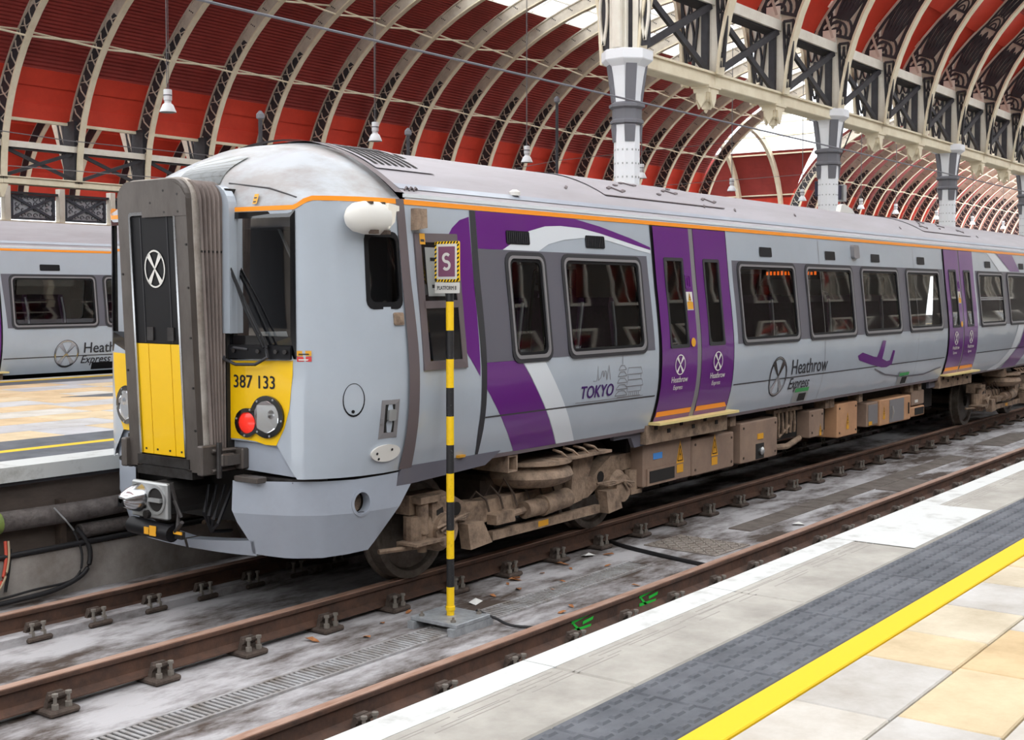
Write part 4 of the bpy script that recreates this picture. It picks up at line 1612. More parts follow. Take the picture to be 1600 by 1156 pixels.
def window_unit(parent, fmap, x0, z0, x1, z1, r=.09, mirror=False, gm='window_glass', name='saloon_window', opening=False):
    wn = part(name, parent)
    fl = mirror
    m = MB()
    ring(m, rrect(x0, z0, x1, z1, r), rrect(x0 + .035, z0 + .035, x1 - .035, z1 - .035, r * .8), fmap, .012, .006)
    m.build('gasket', 'gasket', wn, smooth=40)
    m = MB()
    ring(m, rrect(x0 + .032, z0 + .032, x1 - .032, z1 - .032, r * .8), rrect(x0 + .055, z0 + .06, x1 - .055, z1 - .055, r * .65), fmap, .016, -.03, .0)
    m.build('rim', 'rim', wn, smooth=40)
    m = MB()
    ring(m, rrect(x0 + .05, z0 + .055, x1 - .05, z1 - .05, r * .65), rrect(x0 + .082, z0 + .085, x1 - .082, z1 - .082, r * .55), fmap, .004, -.03, -.02)
    m.build('black_border', 'black', wn)
    m = MB()
    skin(m, rrect(x0 + .075, z0 + .08, x1 - .075, z1 - .075, r * .55), fmap, -.004, du=2, dv=.25, flip=fl)
    m.build('pane', gm, wn, smooth=60, fix=False)
    return wn


def emblem(mb, cu, cv, ru, rv_, fmap, off, wd=.012, sg=1):
    """ring with a waisted X inside"""
    n = 28
    o = circ(cu, cv, ru, rv_, n)
    i_ = circ(cu, cv, ru - wd, rv_ - wd, n)
    vs_ = [fmap(u, v, off) for u, v in o] + [fmap(u, v, off) for u, v in i_]
    mb.add(vs_, [(k, (k + 1) % n, n + (k + 1) % n, n + k) for k in range(n)])
    for a in (52, 128, 232, 308):
        r = math.radians(a)
        ca, sa = math.cos(r), math.sin(r)
        e = (cu + ru * ca * .96, cv + rv_ * sa * .96)
        w_ = .16 * ru
        px, pz = -sa, ca
        mb.add([fmap(cu + px * w_ * .30, cv + pz * w_ * .30, off), fmap(cu - px * w_ * .30, cv - pz * w_ * .30, off),
                fmap(e[0] - px * w_ * 1.15, e[1] - pz * w_ * 1.15, off), fmap(e[0] + px * w_ * 1.15, e[1] + pz * w_ * 1.15, off)], [(0, 1, 2, 3)])
    return mb


def warn_triangle(parent, fmap, u, v, s, off, h=.9):
    m = MB().add([fmap(u - s / 2, v, off), fmap(u + s / 2, v, off), fmap(u, v + s * 1.5, off)], [(0, 1, 2)])
    st = m.build('warning_sticker', 'step_yellow', parent)
    m = MB()
    for a, b_ in (((-.33, .16), (.33, .16)), ((.33, .16), (0, 1.15)), ((0, 1.15), (-.33, .16))):
        A, B = Vector(a) * s, Vector(b_) * s
        d = (B - A).normalized()
        nn = Vector((-d.y, d.x)) * s * .035
        m.add([fmap(u + A.x + nn.x, v + A.y + nn.y, off + .001), fmap(u + A.x - nn.x, v + A.y - nn.y, off + .001),
               fmap(u + B.x - nn.x, v + B.y - nn.y, off + .001), fmap(u + B.x + nn.x, v + B.y + nn.y, off + .001)], [(0, 1, 2, 3)])
    m.add([fmap(u + x * s, v + z * s, off + .001) for x, z in ((.05, .85), (-.10, .52), (-.01, .52), (-.06, .24), (.11, .60), (.02, .60))], [(0, 1, 2, 3, 4, 5)])
    m.build('bolt_symbol', 'black', st)
    m = MB().add([fmap(u + a, v + b_, off) for a, b_ in ((-s * .42, -s * .62), (s * .42, -s * .62), (s * .42, -s * .08), (-s * .42, -s * .08))], [(0, 1, 2, 3)])
    m.build('warning_sticker', 'step_yellow', parent)


def notice(parent, fmap, u0, v0, u1, v1, mm, off=.006, lines=3, name='notice', ink='text_dark'):
    o = skin(MB(), [(u0, v0), (u1, v0), (u1, v1), (u0, v1)], fmap, off, du=1, dv=.3).build(name, mm, parent)
    m = MB()
    h = (v1 - v0) / (lines + .5)
    for k in range(lines):
        a = v0 + h * (k + .35)
        m.add([fmap(u0 + (u1 - u0) * .12, a, off + .001), fmap(u1 - (u1 - u0) * random.uniform(.12, .4), a, off + .001),
               fmap(u1 - (u1 - u0) * .2, a + h * .35, off + .001), fmap(u0 + (u1 - u0) * .12, a + h * .35, off + .001)], [(0, 1, 2, 3)])
    m.build('small_print', ink, o)
    return o


def vent(parent, fmap, x0, z0, x1, z1):
    v_ = part('vent', parent)
    skin(MB(), rrect(x0, z0, x1, z1, .015, 2), fmap, .007, du=2, dv=.2).build('backing', 'black', v_)
    m = MB()
    n = int((x1 - x0) / .026)
    for k in range(n):
        u = x0 + .012 + (x1 - x0 - .024) * k / (n - 1)
        m.prism([(u - .004, z0 + .01), (u + .004, z0 + .01), (u + .004, z1 - .01), (u - .004, z1 - .01)], lambda a, b, d: fmap(a, b, d), .007, .013)
    m.build('louvres', 'gasket', v_)['kind'] = 'stuff'


def door_pair(parent, xl, xm, xr, fmap, detail=True, wide=.09):
    """two purple plug-door leaves"""
    skin(MB(), [(xl - .035, .99), (xr + .035, .99), (xr + .035, 2.905), (xl - .035, 2.905)], fmap, .003, du=2).build('door_gap', 'black', parent, smooth=60)
    for k, (a, b_) in enumerate(((xl, xm - wide / 2), (xm + wide / 2, xr))):
        d = part('passenger_door', parent)
        wl, wr = (a + .17, b_ - .17) if k == 0 else (a + .17, b_ - .20)
        hole = rrect(wl, 1.74, wr, 2.59, .02, 2)
        skin(MB(), [(a, 1.0), (b_, 1.0), (b_, 2.895), (a, 2.895)], fmap, .014, holes=[hole], du=1, dv=.12).build('leaf', 'purple', d, smooth=60)
        m = MB()
        ring(m, rrect(wl - .012, 1.728, wr + .012, 2.602, .02, 2), rrect(wl + .02, 1.76, wr - .02, 2.57, .015, 2), fmap, .02, -.02, .01)
        m.build('window_seal', 'gasket', d)
        skin(MB(), rrect(wl, 1.75, wr, 2.58, .02, 2), fmap, .006, du=1, dv=.3).build('door_window', 'window_glass', d, smooth=60)
        m = MB()
        cu = (a + b_) / 2
        emblem(m, cu, 1.565, .10, .10, fmap, .017, .011)
        text(m, 'Heathrow', cu, 1.395, .082, fmap, .017, align='CENTER', xs=.95, bold=.002)
        text(m, 'Express', cu - .02, 1.325, .062, fmap, .017, shear=.15, align='CENTER', xs=.95, bold=.0015)
        m.build('emblem_lettering', 'label_white', d, fix=False)
        skin(MB(), [(a + .01, 1.075), (b_ - .01, 1.075), (b_ - .01 - (.06 if k else 0), 1.125), (a + .01, 1.125)], fmap, .018, du=1).build('kick_strip', 'orange', d)
        if k == 0 and detail:
            notice(d, fmap, b_ - .155, 2.09, b_ - .03, 2.27, 'label_white', .017, 1)
            skin(MB(), [(b_ - .15, 2.10), (b_ - .035, 2.10), (b_ - .035, 2.17), (b_ - .15, 2.17)], fmap, .0195, du=1).build('notice', 'step_yellow', d)
            warn_triangle(d, fmap, b_ - .093, 2.182, .06, .0195)
            skin(MB(), circ(b_ - .095, 1.775, .045, .045, 16), fmap, .024, du=1).build('button', 'step_yellow', d)
            m = MB()
            ring(m, rrect(b_ - .15, 2.30, b_ - .045, 2.44, .015, 2), rrect(b_ - .135, 2.315, b_ - .06, 2.425, .01, 2), fmap, .022, .015, .014)
            m.prism(rrect(b_ - .105, 2.33, b_ - .085, 2.41, .005, 1), lambda u, v, q: fmap(u, v, q), .014, .02)
            m.build('lock_plate', 'purple', d)
    skin(MB(), [(xm - wide / 2, 1.0), (xm + wide / 2, 1.0), (xm + wide / 2, 2.895), (xm - wide / 2, 2.895)], fmap, .010, du=1).build(
        'centre_seal', 'rim', parent, smooth=60)
    m = MB().box(xl - .05, xr + .12, -1.42, -1.28, 1.005, 1.03)
    m.build('step', 'step_cream', parent)
    m = MB().box(xl - .10, xr + .08, -1.30, -1.20, .82, 1.0)
    st = m.build('step_bracket', 'bogie', parent)
    m = MB()
    for k in range(6):
        x = xl + .05 + k * (xr - xl) / 6
        m.box(x, x + .05, -1.31, -1.28, .90 if k % 2 else .95, .94 if k % 2 else .985)
    m.build('slot', 'near_black', st)


def seats(parent, xs_, y, facing=1):
    for x in xs_:
        s = part('seat', parent, (x, y, 1.12))
        f = facing
        m = MB().prism([(-.04, .40), (.04, .40), (f * -.10 + .05, 1.02), (f * -.10 + .03, 1.10), (f * -.10 - .04, 1.10), (f * -.10 - .06, 1.02)],
                       lambda u, v, d: (u, d, v), -.24, .24)
        m.build('seat_back', 'seat_purple', s)
        for e in (-1, 1):
            m = MB().tube([(-.02, e * .25, .42), (f * -.05, e * .25, .80), (f * -.10, e * .25, 1.06)], .016, 6)
            m.build('seat_edge', 'seat_edge', s)
        MB().box(-.05 if f > 0 else -.48, .48 if f > 0 else .05, -.24, .24, .32, .44, b=.03).build('seat_cushion', 'seat_purple', s)


def car_shell(t, x0, x1, wins, wins_far, doors=()):
    holes = [rrect(a + .04, 1.76, b_ - .04, 2.54, .06) for a, b_ in wins]
    dh = []
    for xl, xm, xr in doors:
        for a, b_ in ((xl, xm - .045), (xm + .045, xr)):
            dh.append(rrect(a + .18, 1.76, b_ - .18, 2.57, .02, 2))
    skin(MB(), [(x0, .96), (x1, .96), (x1, 2.96), (x0, 2.96)], fside, 0, holes=holes + dh, du=.6, dv=.1).build('body_side', 'silver', t, smooth=60)
    hf = [rrect(a + .04, 1.76, b_ - .04, 2.54, .06) for a, b_ in wins_far]
    skin(MB(), [(x0, .96), (x1, .96), (x1, 2.96), (x0, 2.96)], ffar, 0, holes=hf, du=1.2, dv=.2, flip=True).build('body_side', 'silver', t, smooth=60)
    # roof
    prof = [(-1.265, 2.96), (-1.275, 2.985), (-1.25, 3.0)] + [(-1.22 + 2.44 * k / 24, roofz(-1.22 + 2.44 * k / 24)) for k in range(25)] + [(1.25, 3.0), (1.275, 2.985), (1.265, 2.96)]
    m = MB()
    n = len(prof)
    m.add([(x0, y, z) for y, z in prof] + [(x1, y, z) for y, z in prof], [(i, n + i, n + i + 1, i + 1) for i in range(n - 1)])
    m.build('roof', 'roof_grey', t, smooth=50)
    MB().box(x0, x1, -1.285, -1.255, 2.958, 2.985).build('gutter', 'roof_light', t)
    m = MB()
    m.add([(x0, -1.222, 3.026), (x1, -1.222, 3.026), (x1, -1.16, roofz(-1.16) + .004), (x0, -1.16, roofz(-1.16) + .004)], [(0, 1, 2, 3)])
    m.build('cantrail_strip', 'silver_skirt', t)
    m = MB()
    skin(m, [(x0, 2.905), (x1, 2.905), (x1, 2.942), (x0, 2.942)], fside, .004, du=3)
    m.build('orange_line', 'orange', t)
    skin(MB(), [(x0, 2.942), (x1, 2.942), (x1, 2.958), (x0, 2.958)], fside, .003, du=3).build('white_line', 'white_paint', t)
    # floor, ceiling, ends, inside
    MB().box(x0 + .02, x1 - .02, -1.26, 1.26, 1.0, 1.12).build('underfloor', 'near_black', t)
    MB().box(x0 + .02, x1 - .02, -1.2, 1.2, 2.84, 2.9).build('inner_ceiling', 'interior', t)
    MB().box(x0, x0 + .05, -1.24, 1.24, 1.0, 2.95).build('end_wall', 'interior_dark', t)
    MB().box(x1 - .05, x1, -1.24, 1.24, 1.0, 2.95).build('end_wall', 'interior_dark', t)
    for s in (-1, 1):
        MB().box(x0 + .1, x1 - .1, s * 1.02, s * 1.2, 2.58, 2.70, b=.03).build('luggage_rack', 'interior', t)
    for a, b_ in wins_far:
        m = MB()
        ring(m, rrect(a, 1.70, b_, 2.59, .09), rrect(a + .07, 1.77, b_ - .07, 2.52, .07), ffar, .012, -.02)
        p = m.build('saloon_window', 'gasket', t)
        skin(MB(), rrect(a + .05, 1.75, b_ - .05, 2.54, .07), ffar, -.004, du=2, dv=.3, flip=True).build('pane', 'window_glass', p, smooth=60)


# ---------------------------------------------------------------- bogie
def bogie(parent, x0, lead=True):
    B = part('bogie', parent, (x0, 0, .42))
    wm = MB()
    wm.lathe([(.10, -.05), (.10, .06), (.18, .05), (.34, .03), (.36, .06), (.405, .065), (.42, .06), (.425, -.04), (.45, -.055), (.45, -.075), (.36, -.075), (.34, -.03), (.16, -.03)],
             lambda a, b, h: (a, -h, b), 32)
    wme = wm.mesh('wheel', 'wheel', smooth=30)
    wm2 = MB().lathe([(.36, .062), (.425, .062), (.427, -.04)], lambda a, b, h: (a, -h, b), 32).mesh('tyre', 'tyre', smooth=30)
    for x in (-1.3, 1.3):
        MB().tube([(x, -.7, 0), (x, .7, 0)], .08, 12).build('axle', 'bogie_dark', B)
        for s in (-1, 1):
            o = put('wheel', wme, B, (x, s * .753, 0), 0 if s < 0 else PI)
    for s in (-1, 1):
        F = lambda u, v, d, s=s: (u, s * d, v - .42)
        top = [(-1.62, .72), (-1.24, .72), (-1.1, .66), (-.95, .58), (-.7, .56), (.7, .56), (.95, .58), (1.1, .66), (1.24, .72), (1.62, .72)]
        bot = [(1.62, .57), (1.36, .56), (1.15, .52), (.98, .44), (.84, .38), (-.84, .38), (-.98, .44), (-1.15, .52), (-1.36, .56), (-1.62, .57)]
        MB().prism(top + bot, F, .92, 1.06).build('side_frame', 'bogie', B)
        m = MB()
        for x in (-1.06, 1.06):
            m.lathe([(.055, 1.055), (.055, 1.066)], lambda a, b, h, x=x: F(x + a, .545 + b, h), 12)
        m.build('frame_hole', 'near_black', B)
        m = MB().box(-.66, .96, s * 1.07, s * 1.12, -.19, -.115)
        bm_ = m.build('side_beam', 'bogie', B)
        skin(MB(), [(-.02, .245), (.13, .245), (.13, .295), (-.02, .295)], lambda u, v, d: F(u, v, 1.12 + d), .003, du=1).build('warning_sticker', 'step_yellow', bm_)
        for sx in (-1, 1):
            xa = -.92 if sx < 0 else 1.12
            MB().prism([(xa - .14, .43), (xa + .06, .43), (xa + sx * -.02 + .16, .24), (xa - .10, .22)], F, 1.08, 1.18).build('beam_bracket', 'bogie', B)
            x = sx * 1.3
            m = MB().lathe([(.17, .95), (.17, 1.10), (.13, 1.13), (.13, 1.17), (.05, 1.18)], lambda a, b, h, x=x: F(x + a, .42 + b, h), 18)
            m.build('axlebox', 'bogie_dark' if lead is None else 'bogie', B, smooth=30)
            m = MB().tube([F(x + .28 * sx, .35, 1.06), F(x + .28 * sx, .56, 1.06)], .075, 12)
            m.box(x + .28 * sx - .10, x + .28 * sx + .10, s * .98, s * 1.14, -.09, -.05)
            m.build('primary_spring', 'bogie', B)
            m = MB()
            for q in range(3):
                m.tube([F(x + sx * (.05 + .05 * q), .40 + .03 * q, 1.19), F(x - sx * .06, .50, 1.20), F(x - sx * .22, .47 + .02 * q, 1.16), F(x - sx * .36, .50, 1.10)], .012, 6)
            m.build('hose', 'bogie', B)
        m = MB().tube([F(-.24, .425, 1.13), F(.02, .43, 1.13)], .075, 14).tube([F(.02, .43, 1.13), F(.40, .45, 1.13)], .088, 14)
        m.tube([F(.015, .43, 1.13), F(.03, .431, 1.13)], .094, 14).tube([F(-.50, .41, 1.12), F(-.24, .425, 1.13)], .03, 8).tube([F(.40, .45, 1.13), F(.52, .455, 1.12)], .03, 8)
        m.build('yaw_damper', 'bogie', B, smooth=40)
        MB().prism([(.46, .79), (.80, .79), (.60, .40), (.42, .38)], F, 1.02, 1.16).build('damper_bracket', 'bogie', B)
        MB().prism([(-.66, .44), (-.42, .46), (-.40, .36), (-.66, .36)], F, 1.06, 1.16).build('damper_bracket', 'bogie', B)
        m = MB().lathe([(.30, .60), (.40, .64), (.43, .69), (.41, .74), (.34, .78), (.34, .80), (.42, .80), (.42, .835), (.30, .84)],
                       lambda a, b, h: (.04 + a, s * .93 + b, h - .42), 24)
        m.build('air_spring', 'bogie', B, smooth=40)
        m = MB().tube([F(-1.52, .28, 1.10), F(-1.52, .42, 1.10)], .036, 10).tube([F(-1.52, .42, 1.10), F(-1.52, .66, 1.10)], .05, 10)
        m.box(-1.60, -1.36, s * 1.0, s * 1.16, .24, .29)
        m.build('vertical_damper', 'bogie', B, smooth=40)
        m = MB().prism([(-1.42, .68), (-1.26, .68), (-1.20, .34), (-1.42, .34)], F, 1.06, 1.12)
        m.build('guard_plate', 'bogie', B)
        MB().prism([(-1.37, .58), (-1.30, .60), (-1.26, .40), (-1.37, .38)], F, 1.12, 1.125).build('guard_opening', 'near_black', B)
        m = MB().box(-1.72, -1.34, s * 1.02, s * 1.22, -.06, -.04)
        m.tube([F(-1.9, .33, 1.0), F(-1.6, .33, 1.1), (-1.3, s * 1.08, -.12)], .02, 6)
        m.build('step_plate', 'bogie', B)
        m = MB()
        for q in range(4):
            m.tube([(.05 + q * .16, s * 1.22, .50), (.10 + q * .17, s * 1.28, .47), (.16 + q * .17, s * 1.30, .42)], .012, 5)
        m.box(.0, .85, s * 1.18, s * 1.32, .40, .425)
        m.build('hose_rack', 'bogie', B)
        m = MB()
        ring(m, [(-.65, .80), (-.52, .80), (-.52, .94), (-.65, .94)], [(-.635, .815), (-.535, .815), (-.535, .925), (-.635, .925)], lambda u, v, d: F(u, v, d), 1.27, .9, .9)
        m.build('box_bracket', 'bogie', B)
        m = MB()
        for q in range(7):
            xx = -.8 + q * .19
            m.tube([F(xx, .58, 1.0), F(xx + .03, .64 + .03 * (q % 3), 1.03), F(xx + .10, .57, 1.08), F(xx + .12, .47, 1.10)], .010, 5)
        m.build('hose', 'bogie_dark', B)
    MB().box(-.5, .5, -.9, .9, -.02, .30, b=.04).build('bolster', 'bogie_dark', B)
    for x in (-1.0, 1.0):
        MB().tube([(x, -.5, .02), (x, .5, .02)], .20, 14).build('traction_motor', 'near_black', B)
    return B


def underbox(parent, x0, x1, z0, z1, yf, mm='box_brown', depth=.75, tri=None, name='equipment_box', bolts=True):
    b_ = MB().box(x0, x1, yf, yf + depth, z0, z1, b=.012).build(name, mm, parent)
    if tri:
        for u, v, s in tri:
            warn_triangle(b_, lambda p, q, d: (p, yf - d, q), u, v, s, .003)
    if bolts:
        m = MB()
        for u in (x0 + .06, x1 - .06):
            for v in (z0 + .06, z1 - .06):
                m.lathe([(.014, 0), (.014, .008)], lambda a, b, h, u=u, v=v: (u + a, yf - h, v + b), 6)
        m.build('box_bolts', 'bogie_dark', b_)
    return b_


# ================================================================== near train, leading car
tr = thing('train', 'silver and purple electric train with yellow gangway front standing at the platform', 'train', (0, 0, 0))
XE = 21.2
WIN = [(3.0, 3.56), (3.79, 5.10), (7.06, 8.54), (8.80, 10.26), (10.52, 11.90), (12.18, 13.63), (15.48, 16.90), (17.14, 18.60), (18.85, 20.3)]
DOORS = [(5.35, 6.09, 6.83), (13.87, 14.56, 15.27)]
WFAR = [(3.0, 4.5), (4.9, 6.3), (7.0, 8.5), (8.8, 10.3), (10.5, 11.9), (12.2, 13.6), (15.5, 16.9), (17.1, 18.6)]
car_shell(tr, 1.86, XE, WIN, WFAR, DOORS)
# livery on the near side
WH = [rrect(a + .02, 1.73, b_ - .02, 2.57, .08) for a, b_ in WIN]
skin(MB(), [(2.66, 1.725), (5.24, 1.725), (5.22, 2.605), (2.66, 2.605)], fside, .002, holes=WH[:2], dv=.15).build('window_band', 'band_grey', tr, smooth=60)
skin(MB(), [(6.96, 1.725), (13.86, 1.725), (13.80, 2.60), (6.96, 2.60)], fside, .002, holes=WH[2:6], dv=.15).build('window_band', 'band_grey', tr, smooth=60)
skin(MB(), [(15.40, 1.725), (20.5, 1.725), (20.5, 2.60), (15.40, 2.60)], fside, .002, holes=WH[6:], dv=.15).build('window_band', 'band_grey', tr, smooth=60)
vh = [rrect(3.04, 2.655, 3.36, 2.765, .01, 2), rrect(4.19, 2.655, 4.50, 2.765, .01, 2)]
skin(MB(), [(2.67, 2.607), (2.99, 2.607), (3.36, 2.77), (3.6, 2.82), (3.83, 2.833), (4.14, 2.825), (4.45, 2.79), (4.95, 2.715), (5.30, 2.665),
            (5.30, 2.69), (4.95, 2.765), (4.46, 2.85), (4.06, 2.90), (3.7, 2.903), (2.67, 2.90)], fside, .0025, du=.3, dv=.08).build('purple_swoosh', 'purple', tr, smooth=60)
skin(MB(), [(2.99, 2.607), (3.48, 2.607), (3.63, 2.67), (3.87, 2.715), (4.19, 2.742), (4.51, 2.735), (4.77, 2.70), (5.01, 2.665), (5.30, 2.63),
            (5.30, 2.663), (4.95, 2.713), (4.45, 2.788), (4.14, 2.823), (3.83, 2.831), (3.6, 2.818), (3.36, 2.768)], fside, .0025, du=.3, dv=.08).build('white_swoosh', 'white_paint', tr, smooth=60)
skin(MB(), [(2.66, 1.723), (3.12, 1.723), (3.77, .975), (3.17, .975), (2.66, 1.53)], fside, .0025, du=.3, dv=.08).build('purple_sweep', 'purple', tr, smooth=60)
skin(MB(), [(3.13, 1.723), (3.43, 1.723), (4.05, .975), (3.78, .975)], fside, .0025, du=.3, dv=.08).build('white_sweep', 'white_paint', tr, smooth=60)
skin(MB(), [(16.12, 2.90), (16.55, 2.90), (17.35, 2.61), (16.75, 2.61)], fside, .003, du=.3).build('white_sweep', 'white_paint', tr, smooth=60)
skin(MB(), [(16.65, 2.90), (17.6, 2.90), (18.0, 2.61), (17.42, 2.61)], fside, .003, du=.3).build('purple_sweep', 'purple', tr, smooth=60)
skin(MB(), [(17.68, 1.72), (18.05, 1.72), (17.75, 1.40), (17.3, 1.12), (16.75, .965), (16.2, .965), (16.8, 1.08), (17.3, 1.30)], fside, .003, du=.3, dv=.08).build('white_sweep', 'white_paint', tr, smooth=60)
skin(MB(), [(18.1, 1.72), (18.9, 1.72), (18.5, 1.3), (17.9, .965), (17.0, .965), (17.8, 1.36)], fside, .003, du=.3, dv=.08).build('purple_sweep', 'purple', tr, smooth=60)
m = MB()
for a, b_ in ((2.68, 5.28), (6.90, 13.78), (15.35, XE)):
    skin(m, [(a, 1.288), (b_, 1.283), (b_, 1.296), (a, 1.301)], fside, .003, du=1)
m.build('crease_line', 'seam', tr)
m = MB()
for x in (9.25, 12.55):
    skin(m, [(x, .97), (x + .008, .97), (x + .008, 2.89), (x, 2.89)], fside, .0035, du=1)
m.build('panel_joint', 'rim', tr)
for a, b_ in WIN:
    window_unit(tr, fside, a, 1.70, b_, 2.595)
m = MB()
for zz in (2.16, 2.13):
    skin(m, [(15.56, zz), (16.82, zz), (16.82, zz + .02), (15.56, zz + .02)], fside, .006, du=2)
m.build('window_bar', 'rim', tr)
for d in DOORS:
    door_pair(tr, *d, fside, True, .09 if d[0] < 10 else .05)
vent(tr, fside, 3.04, 2.655, 3.36, 2.765)
vent(tr, fside, 4.19, 2.655, 4.50, 2.765)
for x in (7.64, 9.44, 10.94, 12.71, 15.95, 17.95):
    skin(MB(), rrect(x, 2.655, x + .31, 2.76, .012, 2), fside, .006, du=1).build('vent', 'black', tr)
MB().prism(rrect(10.27, 2.69, 10.45, 2.86, .03, 3), fside, 0, .05).build('loudspeaker', 'rim', tr)
# lettering
m = MB()
text(m, 'TOKYO', 3.985, 1.345, .155, fside, .005, shear=.12, xs=.98, bold=.006)
m.build('lettering', 'text_purple', tr, fix=False)
m = MB()
fs3 = lambda u, v, d: fside(u, v, .003 + d)
for pts in ([(4.18, 1.49), (4.24, 1.49), (4.25, 1.62), (4.265, 1.49)], [(4.27, 1.50), (4.30, 1.515), (4.32, 1.57), (4.335, 1.575), (4.345, 1.52)],
            [(4.35, 1.52), (4.365, 1.575), (4.385, 1.57), (4.395, 1.50)], [(4.40, 1.49), (4.42, 1.58), (4.43, 1.62), (4.445, 1.55), (4.46, 1.49)]):
    m.strip2(pts, .006, fs3, 0, .001)
for k in range(5):
    zc = 1.335 + k * .058
    w_ = .105 - k * .010
    m.strip2([(4.66 - w_, zc), (4.66 - w_ * .8, zc + .018), (4.66 - w_ * .45, zc + .040), (4.66 + w_ * .45, zc + .040), (4.66 + w_ * .8, zc + .018), (4.66 + w_, zc)], .006, fs3, 0, .001, True)
    m.strip2([(4.66 - w_ * .6, zc - .018), (4.66 + w_ * .6, zc - .018)], .005, fs3, 0, .001)
m.strip2([(4.66, 1.62), (4.66, 1.71)], .006, fs3, 0, .001)
for zc, a, b_ in ((1.52, 4.76, 4.98), (1.41, 4.76, 5.0)):
    m.strip2([(a, zc + .06), (b_, zc + .06), (b_ + .03, zc), (a - .02, zc)], .006, fs3, 0, .001, True)
    m.strip2([(a, zc - .01), (a, zc - .05), (b_, zc - .05), (b_, zc - .01)], .005, fs3, 0, .001)
for k in range(6):
    m.strip2([(4.80 + k * .033, 1.325), (4.80 + k * .033, 1.355)], .005, fs3, 0, .001)
m.strip2([(4.60, 1.32), (5.0, 1.32)], .006, fs3, 0, .001)
m.strip2([(3.93, 1.315), (5.05, 1.312)], .005, fs3, 0, .001)
m.build('skyline_drawing', 'rim', tr, label='thin line drawing of towers and a pagoda')
m = MB()
text(m, 'Heathrow', 8.31, 1.325, .245, fside, .005, xs=1.02, bold=.004)
text(m, 'Express', 8.30, 1.155, .185, fside, .005, shear=.2, xs=.98, bold=.003)
m.build('lettering', 'text_dark', tr, fix=False)
m = MB()
emblem(m, 7.98, 1.325, .215, .215, fside, .0052, .016)
m.build('round_emblem', 'chrome', tr)
m = MB()
emblem(m, 7.983, 1.322, .226, .226, fside, .0045, .03)
m.build('emblem_outline', 'text_dark', tr)
skin(MB(), [(10.30, 1.46), (10.45, 1.495), (10.86, 1.425), (10.97, 1.415), (11.16, 1.63), (11.27, 1.62), (11.165, 1.385), (11.35, 1.345), (11.46, 1.35),
            (11.54, 1.485), (11.62, 1.475), (11.56, 1.295), (11.38, 1.262), (11.19, 1.268), (10.75, 1.33), (10.36, 1.40)], fside, .004, du=.3, dv=.06).build(
    'aeroplane_symbol', 'purple', tr, smooth=60)
m = MB()
m.strip2([(10.95, 1.26), (11.4, 1.16), (12.2, 1.09), (13.0, 1.08), (13.7, 1.15)], .02, fs3, 0, .001)
m.build('sweep_line', 'band_grey', tr)
for x in (8.52, 11.95):
    h_ = skin(MB(), [(x, .985), (x + .42, .985), (x + .42, 1.16), (x, 1.16)], fside, .004, du=.3).build('socket_hatch', 'alu', tr)
    skin(MB(), [(x + .02, 1.105), (x + .40, 1.105), (x + .40, 1.15), (x + .02, 1.15)], fside, .006, du=.3).build('green_label', 'label_green', h_)
    skin(MB(), [(x + .15, .995), (x + .36, .995), (x + .36, 1.085), (x + .15, 1.085)], fside, .006, du=.3).build('hatch_recess', 'near_black', h_)
# saloon
seats(tr, [3.35, 4.25], -.92, -1)
seats(tr, [4.95, 7.3, 8.35, 9.2, 10.0, 10.9, 11.8, 12.7, 16.2, 17.4], -.92, 1)
seats(tr, [3.5, 4.4, 7.6, 8.6, 9.6, 10.6, 11.6, 12.6, 16.4], .92, 1)
MB().box(5.25, 5.30, -1.2, -.5, 1.1, 2.9).box(6.9, 6.95, -1.2, -.5, 1.1, 2.9).box(5.25, 5.30, .5, 1.2, 1.1, 2.9).build('partition', 'interior', tr)
ds_ = part('passenger_display', tr)
MB().box(11.35, 11.5, -.45, .45, 2.44, 2.62, b=.01).build('case', 'black', ds_)
m = MB()
for k in range(14):
    y = -.38 + k * .055
    m.box(11.345, 11.352, y, y + .03, 2.50, 2.50 + random.uniform(.03, .06))
m.build('amber_text', 'display_orange', ds_)['kind'] = 'stuff'
bs_ = part('blue_screen', tr)
MB().box(8.15, 8.20, -.75, -.50, 2.40, 2.62, b=.01).build('case', 'black', bs_)
MB().box(8.14, 8.15, -.73, -.52, 2.42, 2.60).build('screen', 'display_blue', bs_)
# cab door with its window between the brown seal and the black gap
skin(MB(), [(2.66, .975), (2.615, 1.2), (2.60, 1.7), (2.585, 2.3), (2.595, 2.90), (2.665, 2.90), (2.665, 2.3), (2.668, 1.6), (2.68, 1.2), (2.69, .975)],
     fside, .004, du=.2, dv=.1).build('door_gap', 'gasket', tr, smooth=60)
cdp = part('cab_door', tr)
skin(MB(), [(2.32, 2.70), (2.37, 2.755), (2.47, 2.82), (2.585, 2.85), (2.585, 1.62), (2.42, 1.82), (2.40, 2.3)], fside, .0025, du=.2, dv=.08).build('purple_arc', 'purple', cdp, smooth=60)
m = MB()
ring(m, [(1.92, 1.70), (2.42, 1.70), (2.41, 2.71), (1.92, 2.70)], [(1.985, 1.765), (2.36, 1.765), (2.35, 2.645), (1.985, 2.635)], fside, .016, .0)
m.build('window_frame', 'trim_brown', cdp)
skin(MB(), [(1.97, 2.15), (2.36, 2.155), (2.36, 2.21), (1.97, 2.205)], fside, .018, du=.3).build('window_bar', 'trim_brown', cdp)
skin(MB(), [(1.97, 1.75), (2.37, 1.75), (2.36, 2.66), (1.97, 2.65)], fside, .006, du=.3).build('door_window', 'black_gloss', cdp, smooth=60)
skin(MB(), [(2.03, 2.24), (2.22, 2.24), (2.22, 2.60), (2.03, 2.60)], fside, .008, du=.3).build('cab_cupboard', 'cab_grey', cdp)
m = MB()
